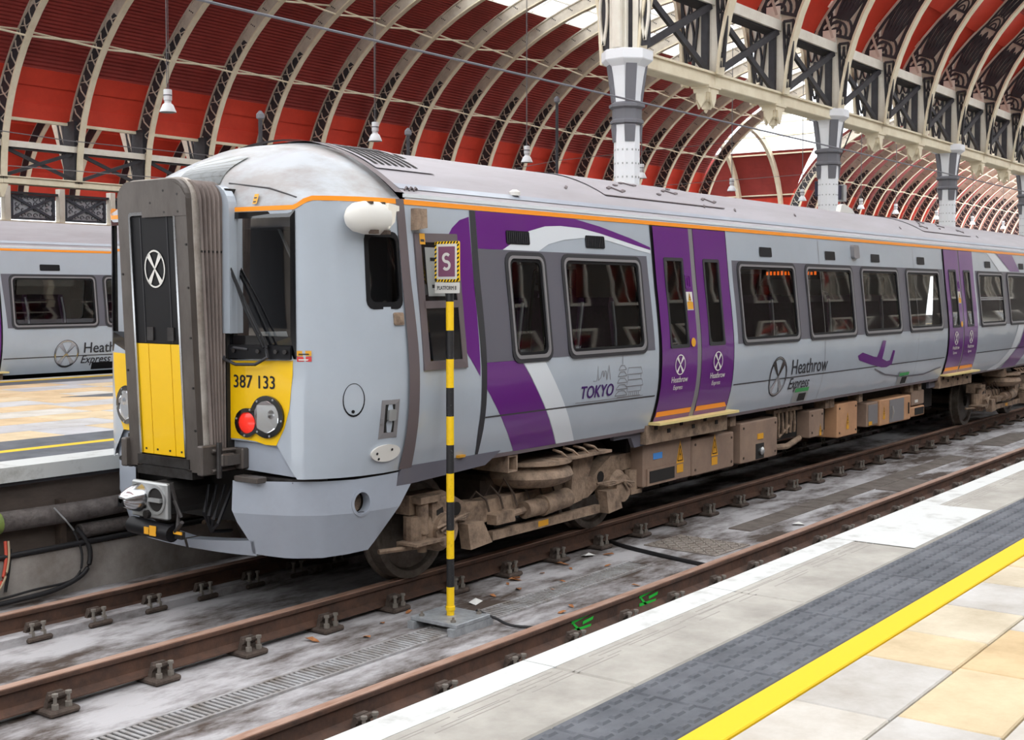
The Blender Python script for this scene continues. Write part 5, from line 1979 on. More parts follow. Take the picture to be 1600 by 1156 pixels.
for z in (2.30, 2.50):
    skin(m, [(2.08, z), (2.2, z), (2.2, z + .025), (2.08, z + .025)], fside, .010, du=.3)
m.build('cupboard_handle', 'black', cdp)
MB().prism([(2.42, 1.0), (2.50, 1.0), (2.50, 1.02), (2.42, 1.02)], fside, 0, .03).build('door_stop', 'step_yellow', cdp)
skin(MB(), [(1.90, .97), (2.60, .97), (2.60, 1.0), (1.90, 1.0)], fside, .003, du=.3).build('sill', 'trim_brown', cdp)
m = MB()
m.prism([(1.90, 2.72), (2.02, 2.74), (2.03, 2.88), (1.92, 2.88)], fside, 0, .06)
hz = m.build('door_hinge', 'bogie', cdp)
notice(cdp, fside, 1.97, 2.62, 2.03, 2.70, 'step_yellow', .018, 1)

# ---------------------------------------------------------------- cab shell
ws_hole = [(.035, 1.95), (.572, 1.95), (.575, 2.80), (.05, 2.80)]
sw_hole = rrect(1.125, 2.165, 1.435, 2.685, .05, 3)


def cab_outline():
    ss = [0, .2, .4, .565, .60, .654, .71, .767, .85, .925, 1.01, 1.09, 1.2, 1.3, 1.43, SEND]
    top = [(s, ztop(s)) for s in ss]
    return [(0, 1.225), (.2, 1.22), (.43, 1.205), (.60, .98)] + [(s, .98) for s in ss if s > .61] + top[::-1]


for sg, f in ((-1, fcab), (1, fcabL)):
    m = MB()
    skin(m, cab_outline(), f, 0, holes=[ws_hole] + ([sw_hole] if sg < 0 else []), du=.05, dv=.09, flip=sg > 0)
    m.build('cab_front', 'silver', tr, smooth=55)
    skin(MB(), cab_outline(), f, -.035, holes=[ws_hole] + ([sw_hole] if sg < 0 else []), du=.1, dv=.2, flip=sg < 0).build('cab_lining', 'interior_dark', tr)
    # yellow warning panel
    yp = [(-.0, 1.785), (.575, 1.80), (.572, 1.70), (.545, 1.47), (.50, 1.33), (.425, 1.205), (.33, 1.205), (.235, 1.225), (.10, 1.235), (0, 1.235)]
    skin(MB(), yp, f, .003, du=.1, dv=.1, flip=sg > 0).build('yellow_panel', 'yellow', tr, smooth=50)
    # windscreen
    wsn = part('windscreen', tr)
    m = MB()
    ring(m, [(-.0, 1.795), (.60, 1.81), (.598, 2.83), (.02, 2.83)], [(.05, 1.965), (.56, 1.965), (.563, 2.785), (.065, 2.785)], f, .007, -.05)
    m.build('surround', 'black_gloss', wsn)
    skin(MB(), [(.03, 1.95), (.575, 1.95), (.578, 2.80), (.045, 2.80)], f, -.012, du=.3, dv=.3, flip=sg > 0).build('pane', 'cab_glass', wsn, smooth=60)
    # orange line
    skin(MB(), [(.0, 2.835), (.58, 2.835), (.60, 2.84), (.64, 2.862), (.69, 2.888), (.73, 2.898), (SEND, 2.905), (SEND, 2.942), (.72, 2.93), (.66, 2.91), (.61, 2.878), (.58, 2.866), (0, 2.866)],
         f, .004, du=.08, dv=.1, flip=sg > 0).build('orange_line', 'orange', tr, smooth=50)
    # tail and head lamp cluster
    lc = part('lamp_cluster', tr)
    def blob(r1, r2):
        pts = []
        c1, c2 = (.165, 1.352), (.352, 1.402)
        n = 40
        for k in range(n):
            a = 2 * PI * k / n
            dx, dz = math.cos(a), math.sin(a)
            best = 0
            for j in range(90):
                r = j * .003
                p = (.27 + dx * r, 1.38 + dz * r)
                if math.hypot(p[0] - c1[0], p[1] - c1[1]) < r1 or math.hypot(p[0] - c2[0], p[1] - c2[1]) < r2 or \
                        (.165 < p[0] < .352 and abs(p[1] - lerp(1.352, 1.402, (p[0] - .165) / .187)) < lerp(r1, r2, .4) * .78):
                    best = r
            pts.append((.27 + dx * best, 1.38 + dz * best))
        return pts
    o_, i_ = blob(.104, .150), blob(.076, .112)
    m = MB()
    ring(m, o_, i_, f, .022, .006, .002)
    m.build('bezel', 'black_gloss', lc, smooth=40)
    skin(MB(), i_, f, .005, du=.1, dv=.1, flip=sg > 0).build('lamp_back', 'gasket', lc)
    m = MB()
    C1 = [(.075 * k / 4, .018 * (1 - (k / 4) ** 2)) for k in range(4, -1, -1)]
    m.lathe([(max(r, .002), h) for r, h in C1], lambda a, b, h: f(.162 + a, 1.352 + b, .008 + h), 20)
    m.build('tail_lamp', 'red_lamp', lc, smooth=60)
    m = MB().lathe([(.112, .010), (.095, -.002), (.06, -.018), (.03, -.024)], lambda a, b, h: f(.352 + a + random.uniform(-.004, .004), 1.402 + b + random.uniform(-.004, .004), .012 + h + random.uniform(-.011, .011)), 16)
    m.build('headlamp_reflector', 'lens', lc)
    m = MB().lathe([(.042, .0), (.036, .02), (.012, .024)], lambda a, b, h: f(.385 + a, 1.42 + b, h - .004), 16)
    m.build('headlamp_bulb', 'chrome', lc, smooth=60)
    m = MB()
    for k in range(8):
        u, v = blob(.091, .136)[k * 5]
        m.lathe([(.008, .022), (.008, .026)], lambda a, b, h, u=u, v=v: f(u + a, v + b, h), 6)
    m.build('bezel_screws', 'alu', lc)
    skin(MB(), [(.0, 1.02), (.64, .985), (.60, 1.10), (.46, 1.25), (.0, 1.26)], f, -.03, du=.1, flip=sg > 0).build('lower_recess', 'silver_skirt', tr)

# number and stickers
m = MB()
text(m, '387 133', .035, 1.598, .128, fcab, .006, xs=.93, bold=.004)
m.build('number', 'text_dark', tr, fix=False)
notice(tr, fcab, .605, 1.832, .705, 1.868, 'step_yellow', .006, 1)
notice(tr, fcab, .605, 1.794, .705, 1.828, 'label_red', .006, 1, ink='label_white')
# side window of the cab
sw = part('cab_side_window', tr)
m = MB()
ring(m, rrect(1.115, 2.15, 1.448, 2.70, .06, 3), rrect(1.15, 2.20, 1.42, 2.66, .045, 3), fcab, .006, -.03)
m.build('gasket', 'black', sw)
skin(MB(), rrect(1.13, 2.17, 1.435, 2.685, .05, 3), fcab, -.006, du=.2).build('pane', 'cab_dark_glass', sw, smooth=60)
# round inspection hatch, handle, oval plate, small latch
m = MB()
ring(m, circ(1.0, 1.52, .082, .118), circ(1.0, 1.525, .076, .110), fcab, .003, 0)
m.build('hatch_ring', 'black', tr)
m = MB().prism(circ(.995, 1.44, .012, .012, 10), fcab, 0, .006)
m.build('hatch_lock', 'black', tr)
hd = part('door_handle', tr)
m = MB()
ring(m, [(1.205, 1.235), (1.372, 1.235), (1.378, 1.508), (1.222, 1.508)], [(1.245, 1.275), (1.335, 1.275), (1.338, 1.475), (1.25, 1.475)], fcab, .006, -.01)
m.build('handle_plate', 'rim', hd)
skin(MB(), [(1.245, 1.275), (1.335, 1.275), (1.338, 1.475), (1.25, 1.475)], fcab, .002, du=.2).build('handle_recess', 'near_black', hd)
MB().prism(rrect(1.268, 1.36, 1.33, 1.44, .012, 2), fcab, .004, .03).build('grip', 'alu', hd)
MB().prism(rrect(1.212, 1.34, 1.238, 1.38, .005, 1), fcab, .006, .014).build('latch', 'rim', hd)
m = MB().prism(circ(1.285, 1.128, .135, .062, 24), fcab, 0, .02)
ov = m.build('oval_plate', 'label_white', tr, smooth=40)
m = MB()
for u, v in ((1.20, 1.13), (1.33, 1.15), (1.22, 1.09)):
    m.prism(circ(u, v, .010, .010, 8), fcab, .02, .0215)
m.build('plate_hole', 'black', ov)
MB().prism(rrect(1.345, 2.035, 1.44, 2.125, .012, 2), fcab, 0, .012).build('socket', 'bogie', tr)
# camera pod
pod = part('camera_pod', tr)
m = MB()
prof = [(.0, .02), (.035, .075), (.07, .10), (.14, .115), (.26, .115), (.30, .105)]
m.lathe([(max(r, .004), h) for h, r in prof], lambda a, b, h: (1.21 + h * 1.12, -1.315 + a * .75 - h * .16, 2.785 + b), 20)
m.build('housing', 'label_white', pod, smooth=60)
m = MB().prism([(1.52, 2.71), (1.585, 2.76), (1.60, 2.835), (1.63, 2.84), (1.63, 2.875), (1.52, 2.89)], lambda u, v, d: (u, -1.30 - d, v), 0, .13)
m.build('camera_nose', 'cream_pale', pod)
m = MB()
for x in (1.45, 1.57):
    m.box(x - .08, x - .04, -1.44, -1.38, 2.672, 2.70)
    m.box(x - .08, x - .05, -1.40, -1.36, 2.88, 2.897)
m.build('stain_slot', 'bogie_dark', pod)
# brown seal between the cab and the first cab door
skin(MB(), [(1.76, .985), (1.755, 1.6), (1.752, 2.4), (1.75, 2.94), (1.835, 2.94), (1.845, 2.4), (1.865, 1.9), (1.868, 1.5), (1.878, 1.2), (1.90, .985)],
     fside, .012, du=.1, dv=.1).build('cab_seal', 'trim_brown', tr, smooth=60)
m = MB()
n = 26
ym = [-1.27 + 2.54 * k / n for k in range(n + 1)]
zz = lambda y: (roofz(y) if abs(y) < 1.22 else 2.98) + .012
m.add([(1.765, y, zz(y)) for y in ym] + [(1.845, y, zz(y)) for y in ym], [(k, n + 1 + k, n + 2 + k, k + 1) for k in range(n)])
m.build('roof_seal', 'trim_brown', tr, smooth=60)
# dome above the cab


def crown(x):
    return interp(x, [.93, 1.5, 1.85], [3.33, 3.375, 3.43])


def dome(u, v):
    x = .93 + (1.85 - .93) * u ** 1.3
    xs_ = [p[0] for p in OUT]
    ye = interp(x, xs_, [-p[1] for p in OUT]) * (1 + (1.28 / 1.4 - 1) * min(1, max(0, (x - 1.0) / .86)))
    q = -1 + 2 * v
    # finer rows near the edges
    q = math.copysign(1 - (1 - abs(q)) ** 1.5, q)
    y = q * ye
    s = interp(x, xs_, OS)
    yy = abs(y)
    xf = interp(yy, [0, .44, 1.0, 1.08, 1.16, 1.25, 1.32], [.93, .93, 1.0, 1.04, 1.12, 1.25, 1.4])
    k = min(1, max(0, (x - xf) / .62))
    zt = ztop(s)
    z = zt + (crown(x) - zt) * (1 - abs(q) ** 2.4) * k ** .40
    return (x, y, z)


m = MB().grid(34, 40, dome)
m.build('cab_roof', 'silver_dusty', tr, smooth=80)
m = MB()


def dome_z(x, y):
    xs_ = [p[0] for p in OUT]
    ye = interp(x, xs_, [-p[1] for p in OUT]) * (1 + (1.28 / 1.4 - 1) * min(1, max(0, (x - 1.0) / .86)))
    q = min(1, abs(y) / ye)
    xf = interp(abs(y), [0, .44, 1.0, 1.08, 1.16, 1.25, 1.32], [.93, .93, 1.0, 1.04, 1.12, 1.25, 1.4])
    k = min(1, max(0, (x - xf) / .62))
    zt = ztop(interp(x, xs_, OS))
    return zt + (crown(x) - zt) * (1 - q ** 2.4) * k ** .40


hl = MB().grid(8, 10, lambda u, v: (.985 + .30 * u, -.27 + .50 * v, dome_z(.985 + .30 * u, -.27 + .50 * v) + .010))
hl.build('top_headlight_cover', 'black_gloss', tr, smooth=80)
m = MB()
pts = [(.99, -.36), (1.0, -.55), (1.02, -.75), (1.03, -.92), (1.035, -1.0)]
m.tube([(x + .02, y, dome_z(x + .02, y) + .002) for x, y in pts], .006, 5)
m.build('panel_joint', 'seam', tr)
notice(tr, lambda u, v, d: (.985 + (v - 2.87) * .35 - d, -u, v), .655, 2.885, .70, 2.955, 'step_yellow', .028, 2)
# cab interior
MB().box(1.02, 1.30, -.98, -.30, 1.72, 1.86, b=.03).build('driver_desk', 'black', tr)
MB().box(1.02, 1.30, .30, .98, 1.72, 1.86, b=.03).build('driver_desk', 'black', tr)
MB().box(1.70, 1.75, -1.25, 1.25, 1.1, 2.85).build('cab_wall', 'cab_back', tr)
MB().box(1.20, 1.75, -.95, .95, 1.0, 1.1).build('cab_floor', 'near_black', tr)
MB().box(1.0, 1.75, -.40, -.34, 1.1, 2.9).build('cab_partition', 'interior_dark', tr)
MB().box(1.0, 1.75, .34, .40, 1.1, 2.9).build('cab_partition', 'interior_dark', tr)
MB().box(1.50, 1.68, -.98, -.62, 2.05, 2.42, b=.04).build('driver_seat', 'cab_grey', tr)
MB().box(1.02, 1.35, -1.0, -.42, 2.72, 2.84).build('cab_header', 'interior_dark', tr)
m = MB().add([(1.05, -.95, 1.875), (1.12, -.62, 1.868), (1.03, -.60, 1.99), (1.02, -.93, 2.0)], [(0, 1, 2, 3)])
m.build('paper_sheet', 'paper', tr)
MB().tube([(1.4, -.95, 2.0), (1.25, -.75, 2.5), (1.2, -.62, 2.8)], .012, 6).build('sun_blind_rod', 'cab_grey', tr)
# windscreen wiper and its mount
wp = part('windscreen_wiper', tr)
f_ = fcab
m = MB().tube([f_(.36, 1.885, .05), f_(.20, 2.14, .05), f_(.045, 2.44, .03)], .010, 6).tube([f_(.40, 1.885, .06), f_(.22, 2.18, .06), f_(.055, 2.44, .04)], .007, 6)
m.build('arm', 'black', wp)
m = MB().tube([f_(.02, 2.47, .03), f_(.30, 1.98, .035)], .012, 6)
m.build('blade', 'gasket', wp)
m = MB().tube([f_(.38, 1.90, .05), f_(.40, 1.82, .06), f_(.30, 1.77, .07), f_(.12, 1.765, .07), f_(.0, 1.80, .06), f_(-.02, 1.85, .05), f_(.08, 1.88, .04), f_(.2, 1.87, .03)], .012, 8)
m.build('washer_hose', 'gasket', wp)
m = MB().prism(rrect(.02, 1.805, .57, 1.90, .01, 2), fcab, .006, .035)
m.build('mount', 'black', wp)
m = MB()
for u in (.08, .30, .46, .54):
    m.lathe([(.016, .035), (.016, .05)], lambda a, b, h, u=u: fcab(u + a, 1.86 + b, h), 8)
m.build('mount_bolts', 'steel_dark', wp)

# ---------------------------------------------------------------- gangway
gw = part('gangway', tr)
lean = lambda z: .085 * (2.8 - z) / 1.75
GW = .385


def garch(hw, z0, z1, r):
    pts = [(hw, z0)]
    for k in range(7):
        a = PI / 2 * k / 6
        pts.append((hw - r + r * math.cos(a), z1 - r + r * math.sin(a)))
    for k in range(7):
        a = PI / 2 + PI / 2 * k / 6
        pts.append((-hw + r + r * math.cos(a), z1 - r + r * math.sin(a)))
    pts.append((-hw, z0))
    return pts


def gf(u, v, d):      # u to the viewer's right, d towards the viewer
    return (.62 + lean(v) - d, -u + .015, v)


def arch_ring(o, i, d0, d1, nm, mm, fmap):
    n = len(o)
    vs_ = [fmap(u, v, d0) for u, v in o] + [fmap(u, v, d0) for u, v in i] + [fmap(u, v, d1) for u, v in o] + [fmap(u, v, d1) for u, v in i]
    fs_ = []
    for k in range(n - 1):
        fs_ += [(k, k + 1, n + k + 1, n + k), (2 * n + k, 2 * n + k + 1, 3 * n + k + 1, 3 * n + k), (k, k + 1, 2 * n + k + 1, 2 * n + k), (n + k, n + k + 1, 3 * n + k + 1, 3 * n + k)]
    for k in (0, n - 1):
        fs_.append((k, n + k, 3 * n + k, 2 * n + k))
    return MB().add(vs_, fs_).build(nm, mm, gw)


oo, ii = garch(GW, 1.00, 3.06, .14), garch(.252, 1.00, 2.835, .02)
arch_ring(oo, ii, 0, -.05, 'front_plate', 'gang_metal', gf)
MB().prism([(-.10, 2.80), (.39, 2.80), (.39, 2.93), (.34, 3.0), (.27, 3.035), (-.10, 3.045)], gf, 0, .006).build('patch_plate', 'gang_metal', gw)
m = MB()
for u, v in ((.0, 2.9), (.15, 2.83), (.15, 2.98), (.30, 2.83), (.30, 2.95), (.37, 2.6), (.37, 2.3), (.37, 1.95), (.37, 1.6), (.37, 1.3), (-.36, 2.4), (-.36, 1.7)):
    m.lathe([(.009, 0), (.009, .008)], lambda a, b, h, u=u, v=v: gf(u + a, v + b, h), 6)
m.build('rivets', 'steel_dark', gw)
arch_ring(garch(GW + .012, 1.02, 3.075, .15), garch(GW - .03, 1.02, 3.03, .12), -.05, -.105, 'edge_strip', 'gang_edge', gf)
arch_ring(garch(.262, 1.10, 2.84, .03), garch(.242, 1.10, 2.815, .02), .004, -.03, 'door_trim', 'chrome', gf)
MB().prism([(-.25, 1.09), (.25, 1.09), (.25, 2.83), (-.25, 2.83)], gf, -.05, -.035).build('gangway_door', 'black', gw)
dk = MB().prism([(-.24, 1.905), (.24, 1.905), (.24, 2.81), (-.24, 2.81)], gf, -.03, -.012).build('upper_panel', 'black', gw)
m = MB()
for u in (-.145, .155):
    m.prism([(u - .004, 1.91), (u + .004, 1.91), (u + .004, 2.8), (u - .004, 2.8)], gf, -.012, -.008)
m.build('panel_seam', 'gasket', dk)
m = MB()
emblem(m, 0, 2.435, .115, .135, gf, -.006, .012)
m.build('round_emblem', 'label_white', dk)
m = MB()
for u in (-.10, .13):
    m.box(.62 + lean(1.95) + .0, .62 + lean(1.95) + .02, -u - .035, -u + .035, 1.925, 2.02)
m.build('latch', 'steel_dark', dk)
for a, b_ in ((-.24, -.122), (-.115, .128), (.135, .24)):
    MB().prism([(a, 1.10), (b_, 1.10), (b_, 1.90), (a, 1.90)], gf, -.03, -.008).build('yellow_board', 'yellow', gw)
m = MB()
for u in (-.20, -.07, .07, .20):
    m.lathe([(.008, 0), (.008, .006)], lambda a, b, h, u=u: gf(u + a, 1.135 + b, -.008 + h), 6)
m.build('board_screws', 'steel_dark', gw)
MB().prism([(-.29, 1.02), (.29, 1.02), (.29, 1.09), (-.29, 1.09)], gf, -.04, .008).build('sill', 'steel_dark', gw)
m = MB().prism([(-.31, .945), (.31, .945), (.31, 1.015), (-.31, 1.015)], gf, -.10, .0)
m.build('sill_beam', 'steel_dark', gw)
# bellows
NB_ = 10


def bel(i, amp):
    x = .10 + (.245) * i / NB_
    return x


for side_ in (0,):
    m = MB()
    rings = []
    for i in range(NB_ + 1):
        a = .0 if i % 2 else .05
        P = garch(.40 + a, 1.06, 3.015 + a * .8, .15)
        rings.append([((.62 + lean(v)) * (1 - i / NB_) + (.885) * (i / NB_) + .07 * (1 - i / NB_), -u, v) for u, v in P])
    n = len(rings[0])
    m.add([p for r in rings for p in r], [(i * n + k, i * n + k + 1, i * n + n + k + 1, i * n + n + k) for i in range(NB_) for k in range(n - 1)])
    m.build('bellows', 'bellow', gw, smooth=25)
m = MB()
for s in (-1, 1):
    m.box(.71, .88, s * .42 - .012, s * .42 + .012, 2.545, 2.56)
m.build('bellows_join', 'near_black', gw)
arch_ring(garch(.505, 1.98, 3.03, .17), garch(.42, 1.98, 2.96, .13), 0, .075, 'collar', 'silver', lambda u, v, d: (.955 - d, -u, v))
MB().box(.9, 1.05, -.45, .45, 1.0, 3.0).build('bulkhead', 'near_black', gw)
for s in (-1, 1):
    m = MB().box(.66, .80, s * .40, s * .46, .99, 1.20, b=.01).box(.78, .90, s * .47, s * .53, 1.05, 1.14, b=.01)
    m.box(.80, .97, s * .52, s * .56, 1.06, 1.13).tube([(.74, s * .47, 1.16), (.93, s * .50, 1.16)], .016, 6).tube([(.74, s * .47, 1.02), (.95, s * .50, 1.03)], .014, 6)
    m.box(.92, .99, s * .46, s * .58, 1.02, 1.17, b=.01)
    m.build('hinge_bracket', 'gang_metal', gw)
    MB().tube([(.78, s * .50, .97), (.78, s * .50, 1.22)], .02, 8).build('hinge_pin', 'steel_dark', gw)

# ---------------------------------------------------------------- front skirt and coupler
SKP = [(.80, -.02), (.815, -.30), (.85, -.53), (.93, -.78), (1.02, -.98), (1.16, -1.14), (1.36, -1.245), (1.60, -1.295), (1.90, -1.31)]
SKS = [0]
for i in range(1, len(SKP)):
    SKS.append(SKS[-1] + math.hypot(SKP[i][0] - SKP[i - 1][0], SKP[i][1] - SKP[i - 1][1]))


def fskirt(s, z, d, sg=-1):
    x, y = interp(s, SKS, [p[0] for p in SKP]), interp(s, SKS, [p[1] for p in SKP])
    a = interp(s - .03, SKS, [p[0] for p in SKP]), interp(s - .03, SKS, [p[1] for p in SKP])
    b = interp(s + .03, SKS, [p[0] for p in SKP]), interp(s + .03, SKS, [p[1] for p in SKP])
    tx, ty = b[0] - a[0], b[1] - a[1]
    l = math.hypot(tx, ty)
    k = d - max(0, .72 - z) * .30
    return (x + ty / l * k, -sg * (y - tx / l * k), z)


SK1 = SKS[-1]
s_op = SKS[2] + .02
s_b = SKS[6] + .17
s_t = SK1 - .02
s_c = lerp(s_t, s_b, (.87 - .72) / (.87 - .425))
out_up = [(s_op, .95), (s_op - .01, .74), (s_op, .72), (s_c, .72), (s_t, .87), (SK1 - .17, .87), (SK1 - .15, .97), (SKS[6], .958), (SKS[4], .958)]
out_lo = [(s_op, .72), (s_op + .02, .65), (s_op + .10, .50), (s_op + .10, .42), (SKS[4] - .1, .402), (SKS[5], .404), (s_b, .425), (s_c, .72)]
for sg in (-1, 1):
    f = (lambda s, z, d, sg=sg: fskirt(s, z, d, sg))
    hole = [circ(SKS[6] + .06, .785, .075, .088, 16)] if sg < 0 else []
    skin(MB(), out_up, f, 0, holes=hole, du=.07, dv=.06, flip=sg > 0).build('skirt', 'silver_skirt', tr, smooth=40)
    skin(MB(), out_lo, f, 0, du=.07, dv=.06, flip=sg > 0).build('skirt_lower', 'silver_skirt', tr, smooth=40)
    m = MB()
    skin(m, out_up, f, -.02, holes=hole, du=.10, dv=.08, flip=sg < 0)
    skin(m, out_lo, f, -.02, du=.10, dv=.08, flip=sg < 0)
    m.build('skirt_lining', 'near_black', tr)
    # lower lip across the opening
    m = MB()
    n = 8
    m.grid(n, 1, lambda u, v, f=f: f(u * (s_op + .13), lerp(.405, lerp(.47, .52, u), v), .0))
    m.grid(n, 1, lambda u, v, f=f: (lambda p: (p[0] + v * .12, p[1], p[2] + .0))(f(u * (s_op + .13), lerp(.47, .52, u), 0)))
    m.build('skirt_lip', 'silver_skirt', tr, smooth=40)
    MB().prism([(.95, -.56 * -sg), (1.02, -.98 * -sg), (1.20, -1.14 * -sg), (1.2, -.56 * -sg)], lambda u, v, d: (u, v, d), .945, .975).build('skirt_shelf', 'steel_dark', tr)
m = MB()
fS = lambda s, z, d: fskirt(s, z, d, -1)
ring(m, circ(SKS[6] + .06, .785, .085, .098, 20), circ(SKS[6] + .06, .785, .066, .078, 20), fS, .006, -.08)
m.build('hole_rim', 'silver_skirt', tr, smooth=40)
m = MB().prism(circ(SKS[6] + .04, .785, .07, .082, 16), fS, -.09, -.085)
m.build('hole_back', 'bogie', tr)
m = MB().box(.855, .95, -.80, -.56, .945, .985, b=.006)
m.build('step_tread', 'gang_metal', tr)
MB().box(1.25, 1.9, -.95, .95, .62, .98).build('front_frame', 'near_black', tr)
MB().box(1.08, 1.3, -.80, .80, .60, 1.18).build('buffer_beam', 'near_black', tr)
cp = part('coupler', tr, (.58, .03, .79))
MB().box(0, .05, -.20, .20, -.13, .13, b=.012).build('face_plate', 'alu', cp)
m = MB().lathe([(.105, .0), (.10, .03), (.075, .10), (.045, .155), (.02, .165)], lambda a, b, h: (-h, .10 + a, .01 + b), 20)
m.build('cone', 'chrome', cp, smooth=50)
m = MB()
m.box(-.165, -.05, .07, .13, -.035, .02)
m.build('cone_slot', 'black', cp)
m = MB()
ring(m, circ(-.09, .01, .105, .105, 24), circ(-.09, .01, .085, .085, 24), lambda u, v, d: (-d, u, v), .012, -.06)
m.build('cup_ring', 'alu', cp, smooth=50)
MB().lathe([(.088, .0005), (.02, .001)], lambda a, b, h: (-h - .001, -.09 + a, .01 + b), 20).build('cup', 'near_black', cp)
MB().box(-.03, .0, -.16, -.03, -.004, .022).build('hook', 'alu', cp)
MB().lathe([(.03, 0), (.03, .03), (.012, .032)], lambda a, b, h: (-h, .0 + a, -.10 + b), 10).build('lower_pin', 'steel_dark', cp)
MB().tube([(.04, 0, 0), (.6, 0, 0)], .13, 12).build('shank', 'near_black', cp)
m = MB().tube([(.02, .22, -.20), (.02, -.24, -.22)], .06, 14)
eb = m.build('electrical_head', 'black', cp, smooth=40)
m = MB().box(-.043, -.036, -.13, -.06, -.24, -.17).box(-.043, -.036, -.05, .0, -.235, -.185)
m.build('warning_sticker', 'step_yellow', eb)
m = MB().tube([(.03, -.22, .14), (.06, -.26, -.08), (.03, -.28, -.20)], .016, 8).tube([(.03, -.25, .02), (.05, -.30, -.10)], .014, 8)
m.tube([(.02, -.27, -.20), (.0, -.37, -.12)], .014, 8).box(.02, .05, -.34, -.26, -.25, -.20)
m.build('lever', 'steel_dark', cp)
MB().box(.01, .02, -.345, -.26, -.215, -.195).build('lever_label', 'step_yellow', cp)
m = MB()
for k in range(4):
    pts = [(.30 + .03 * k, -.30 - .05 * k, .10), (.20, -.36 - .05 * k, -.08 - .02 * k), (.25, -.38, -.22), (.5, -.30, -.26)]
    m.tube(pts, .014, 6)
m.build('hose', 'black', cp)

# ---------------------------------------------------------------- roof equipment


def on_roof(x, y, d):
    return (x, y, roofz(y) + d)


rg = part('roof_grille', tr)
MB().grid(6, 8, lambda u, v: on_roof(lerp(1.88, 2.55, u), lerp(-.98, .0, v), .012)).build('plate', 'roof_grey', rg, smooth=60)
m = MB()
for k in range(7):
    x = 1.93 + k * .075
    m.grid(1, 8, lambda u, v, x=x: on_roof(x + .038 * u, lerp(-.92, -.08, v), .016))
m.build('slots', 'near_black', rg)['kind'] = 'stuff'
m = MB()
for y in (-.72, -.45, -.2):
    m.grid(1, 2, lambda u, v, y=y: on_roof(2.46 + .05 * u, y + .12 * v, .016))
m.build('slot', 'near_black', rg)
for (a, b_) in ((5.0, 7.4), (13.9, 16.2)):
    pd = part('roof_pod', tr)
    MB().grid(4, 8, lambda u, v: on_roof(lerp(a, b_, u), lerp(-1.0, -.1, v), .010)).build('panel', 'roof_grey', pd, smooth=60)
    m = MB()
    for k in range(7):
        x = a + .25 + k * (b_ - a - .5) / 6
        y = -.86 + .13 * (k % 3)
        pts = [(x, y), (x + .12, y + .05), (x + .18, y - .04), (x + .3, y)] if k % 2 == 0 else [(x, y), (x + .08, y + .02)]
        m.strip2(pts, .03, lambda u, v, d: on_roof(u, v, .012 + d), 0, .012)
    m.strip2([(a, -1.0), (b_, -1.0)], .012, lambda u, v, d: on_roof(u, v, .010 + d), 0, .004)
    m.strip2([(a, -.1), (a, -1.0)], .012, lambda u, v, d: on_roof(u, v, .010 + d), 0, .004)
    m.build('lifting_eye', 'trim_brown', pd)
m = MB()
for x, y in ((4.4, -.95), (6.9, -1.02), (9.3, -.98), (12.9, -1.0), (16.6, -1.0), (7.6, -1.03)):
    m.strip2([(x, y), (x + .09, y + .05)], .02, lambda u, v, d: on_roof(u, v, d), .004, .012)
m.build('drip_mark', 'trim_brown', tr)
MB().lathe([(.05, 0), (.05, .03), (.02, .05)], lambda a, b, h: (3.35 + a, -1.16 + b, roofz(-1.16) + h), 10).build('roof_bolt', 'label_white', tr)
MB().prism([(12.0, 0), (12.55, 0), (12.45, .06), (12.15, .12), (12.05, .10)], lambda u, v, d: (u, d, roofz(-.4) + v - .01), -.45, -.38).build('antenna', 'label_white', tr)
m = MB()
for k in range(3):
    m.tube([(1.90 + k * .05, -1.24, 3.015), (1.93 + k * .05, -1.23, 3.04), (1.96 + k * .05, -1.22, 3.03)], .008, 5)
m.build('lifting_eye', 'trim_brown', tr)
for k, (x, lb_) in enumerate(((10.2, 0), (10.6, 1))):
    pass

# ---------------------------------------------------------------- underframe
bogie(tr, 3.763)
bogie(tr, 17.95)
MB().box(5.3, 14.2, -1.05, 1.05, .52, 1.0).build('underframe_core', 'near_black', tr)
MB().box(1.9, 5.3, -.85, .85, .86, 1.0).build('underframe_core', 'near_black', tr)
MB().box(14.2, XE, -.85, .85, .86, 1.0).build('underframe_core', 'near_black', tr)
fv = lambda u, v, d: (u, -1.255 - d, v)
MB().prism([(1.71, .86), (2.78, .905), (2.98, 1.0), (1.80, 1.0)], fv, 0, .04).build('valance', 'band_grey', tr)
MB().prism([(4.76, 1.0), (4.78, .90), (5.08, .90), (5.14, .80), (6.92, .845), (7.14, 1.0)], fv, -.06, -.02).build('valance', 'band_grey', tr)
MB().prism([(13.5, 1.0), (13.5, .84), (15.0, .86), (15.5, 1.0)], fv, -.06, -.02).build('valance', 'band_grey', tr)
MB().box(1.9, XE, -1.28, -1.22, .945, .985).build('solebar', 'trim_brown', tr)
b1 = underbox(tr, 5.37, 6.32, .385, .80, -1.20, tri=[(6.08, .55, .155)], bolts=False)
MB().box(5.42, 5.98, -1.215, -1.19, .395, .56).build('box_vent', 'box_brown', b1)
MB().box(5.46, 5.94, -1.22, -1.214, .42, .535).build('vent_opening', 'near_black', b1)
MB().box(5.55, 5.72, -1.206, -1.2, .64, .70).build('blue_label', 'label_blue', b1)
underbox(tr, 6.34, 7.27, .38, .76, -1.20, tri=[(6.82, .545, .155)])
b2 = underbox(tr, 7.36, 8.28, .395, .84, -1.24)
MB().box(7.72, 7.92, -1.246, -1.24, .41, .58).build('box_opening', 'near_black', b2)
MB().lathe([(.03, 0), (.045, .03), (.02, .05)], lambda a, b, h: (7.82 + a, -1.245 - h, .50 + b), 10).build('valve', 'alu', b2)
MB().box(7.76, 7.90, -1.248, -1.24, .63, .69).build('yellow_label', 'step_yellow', b2)
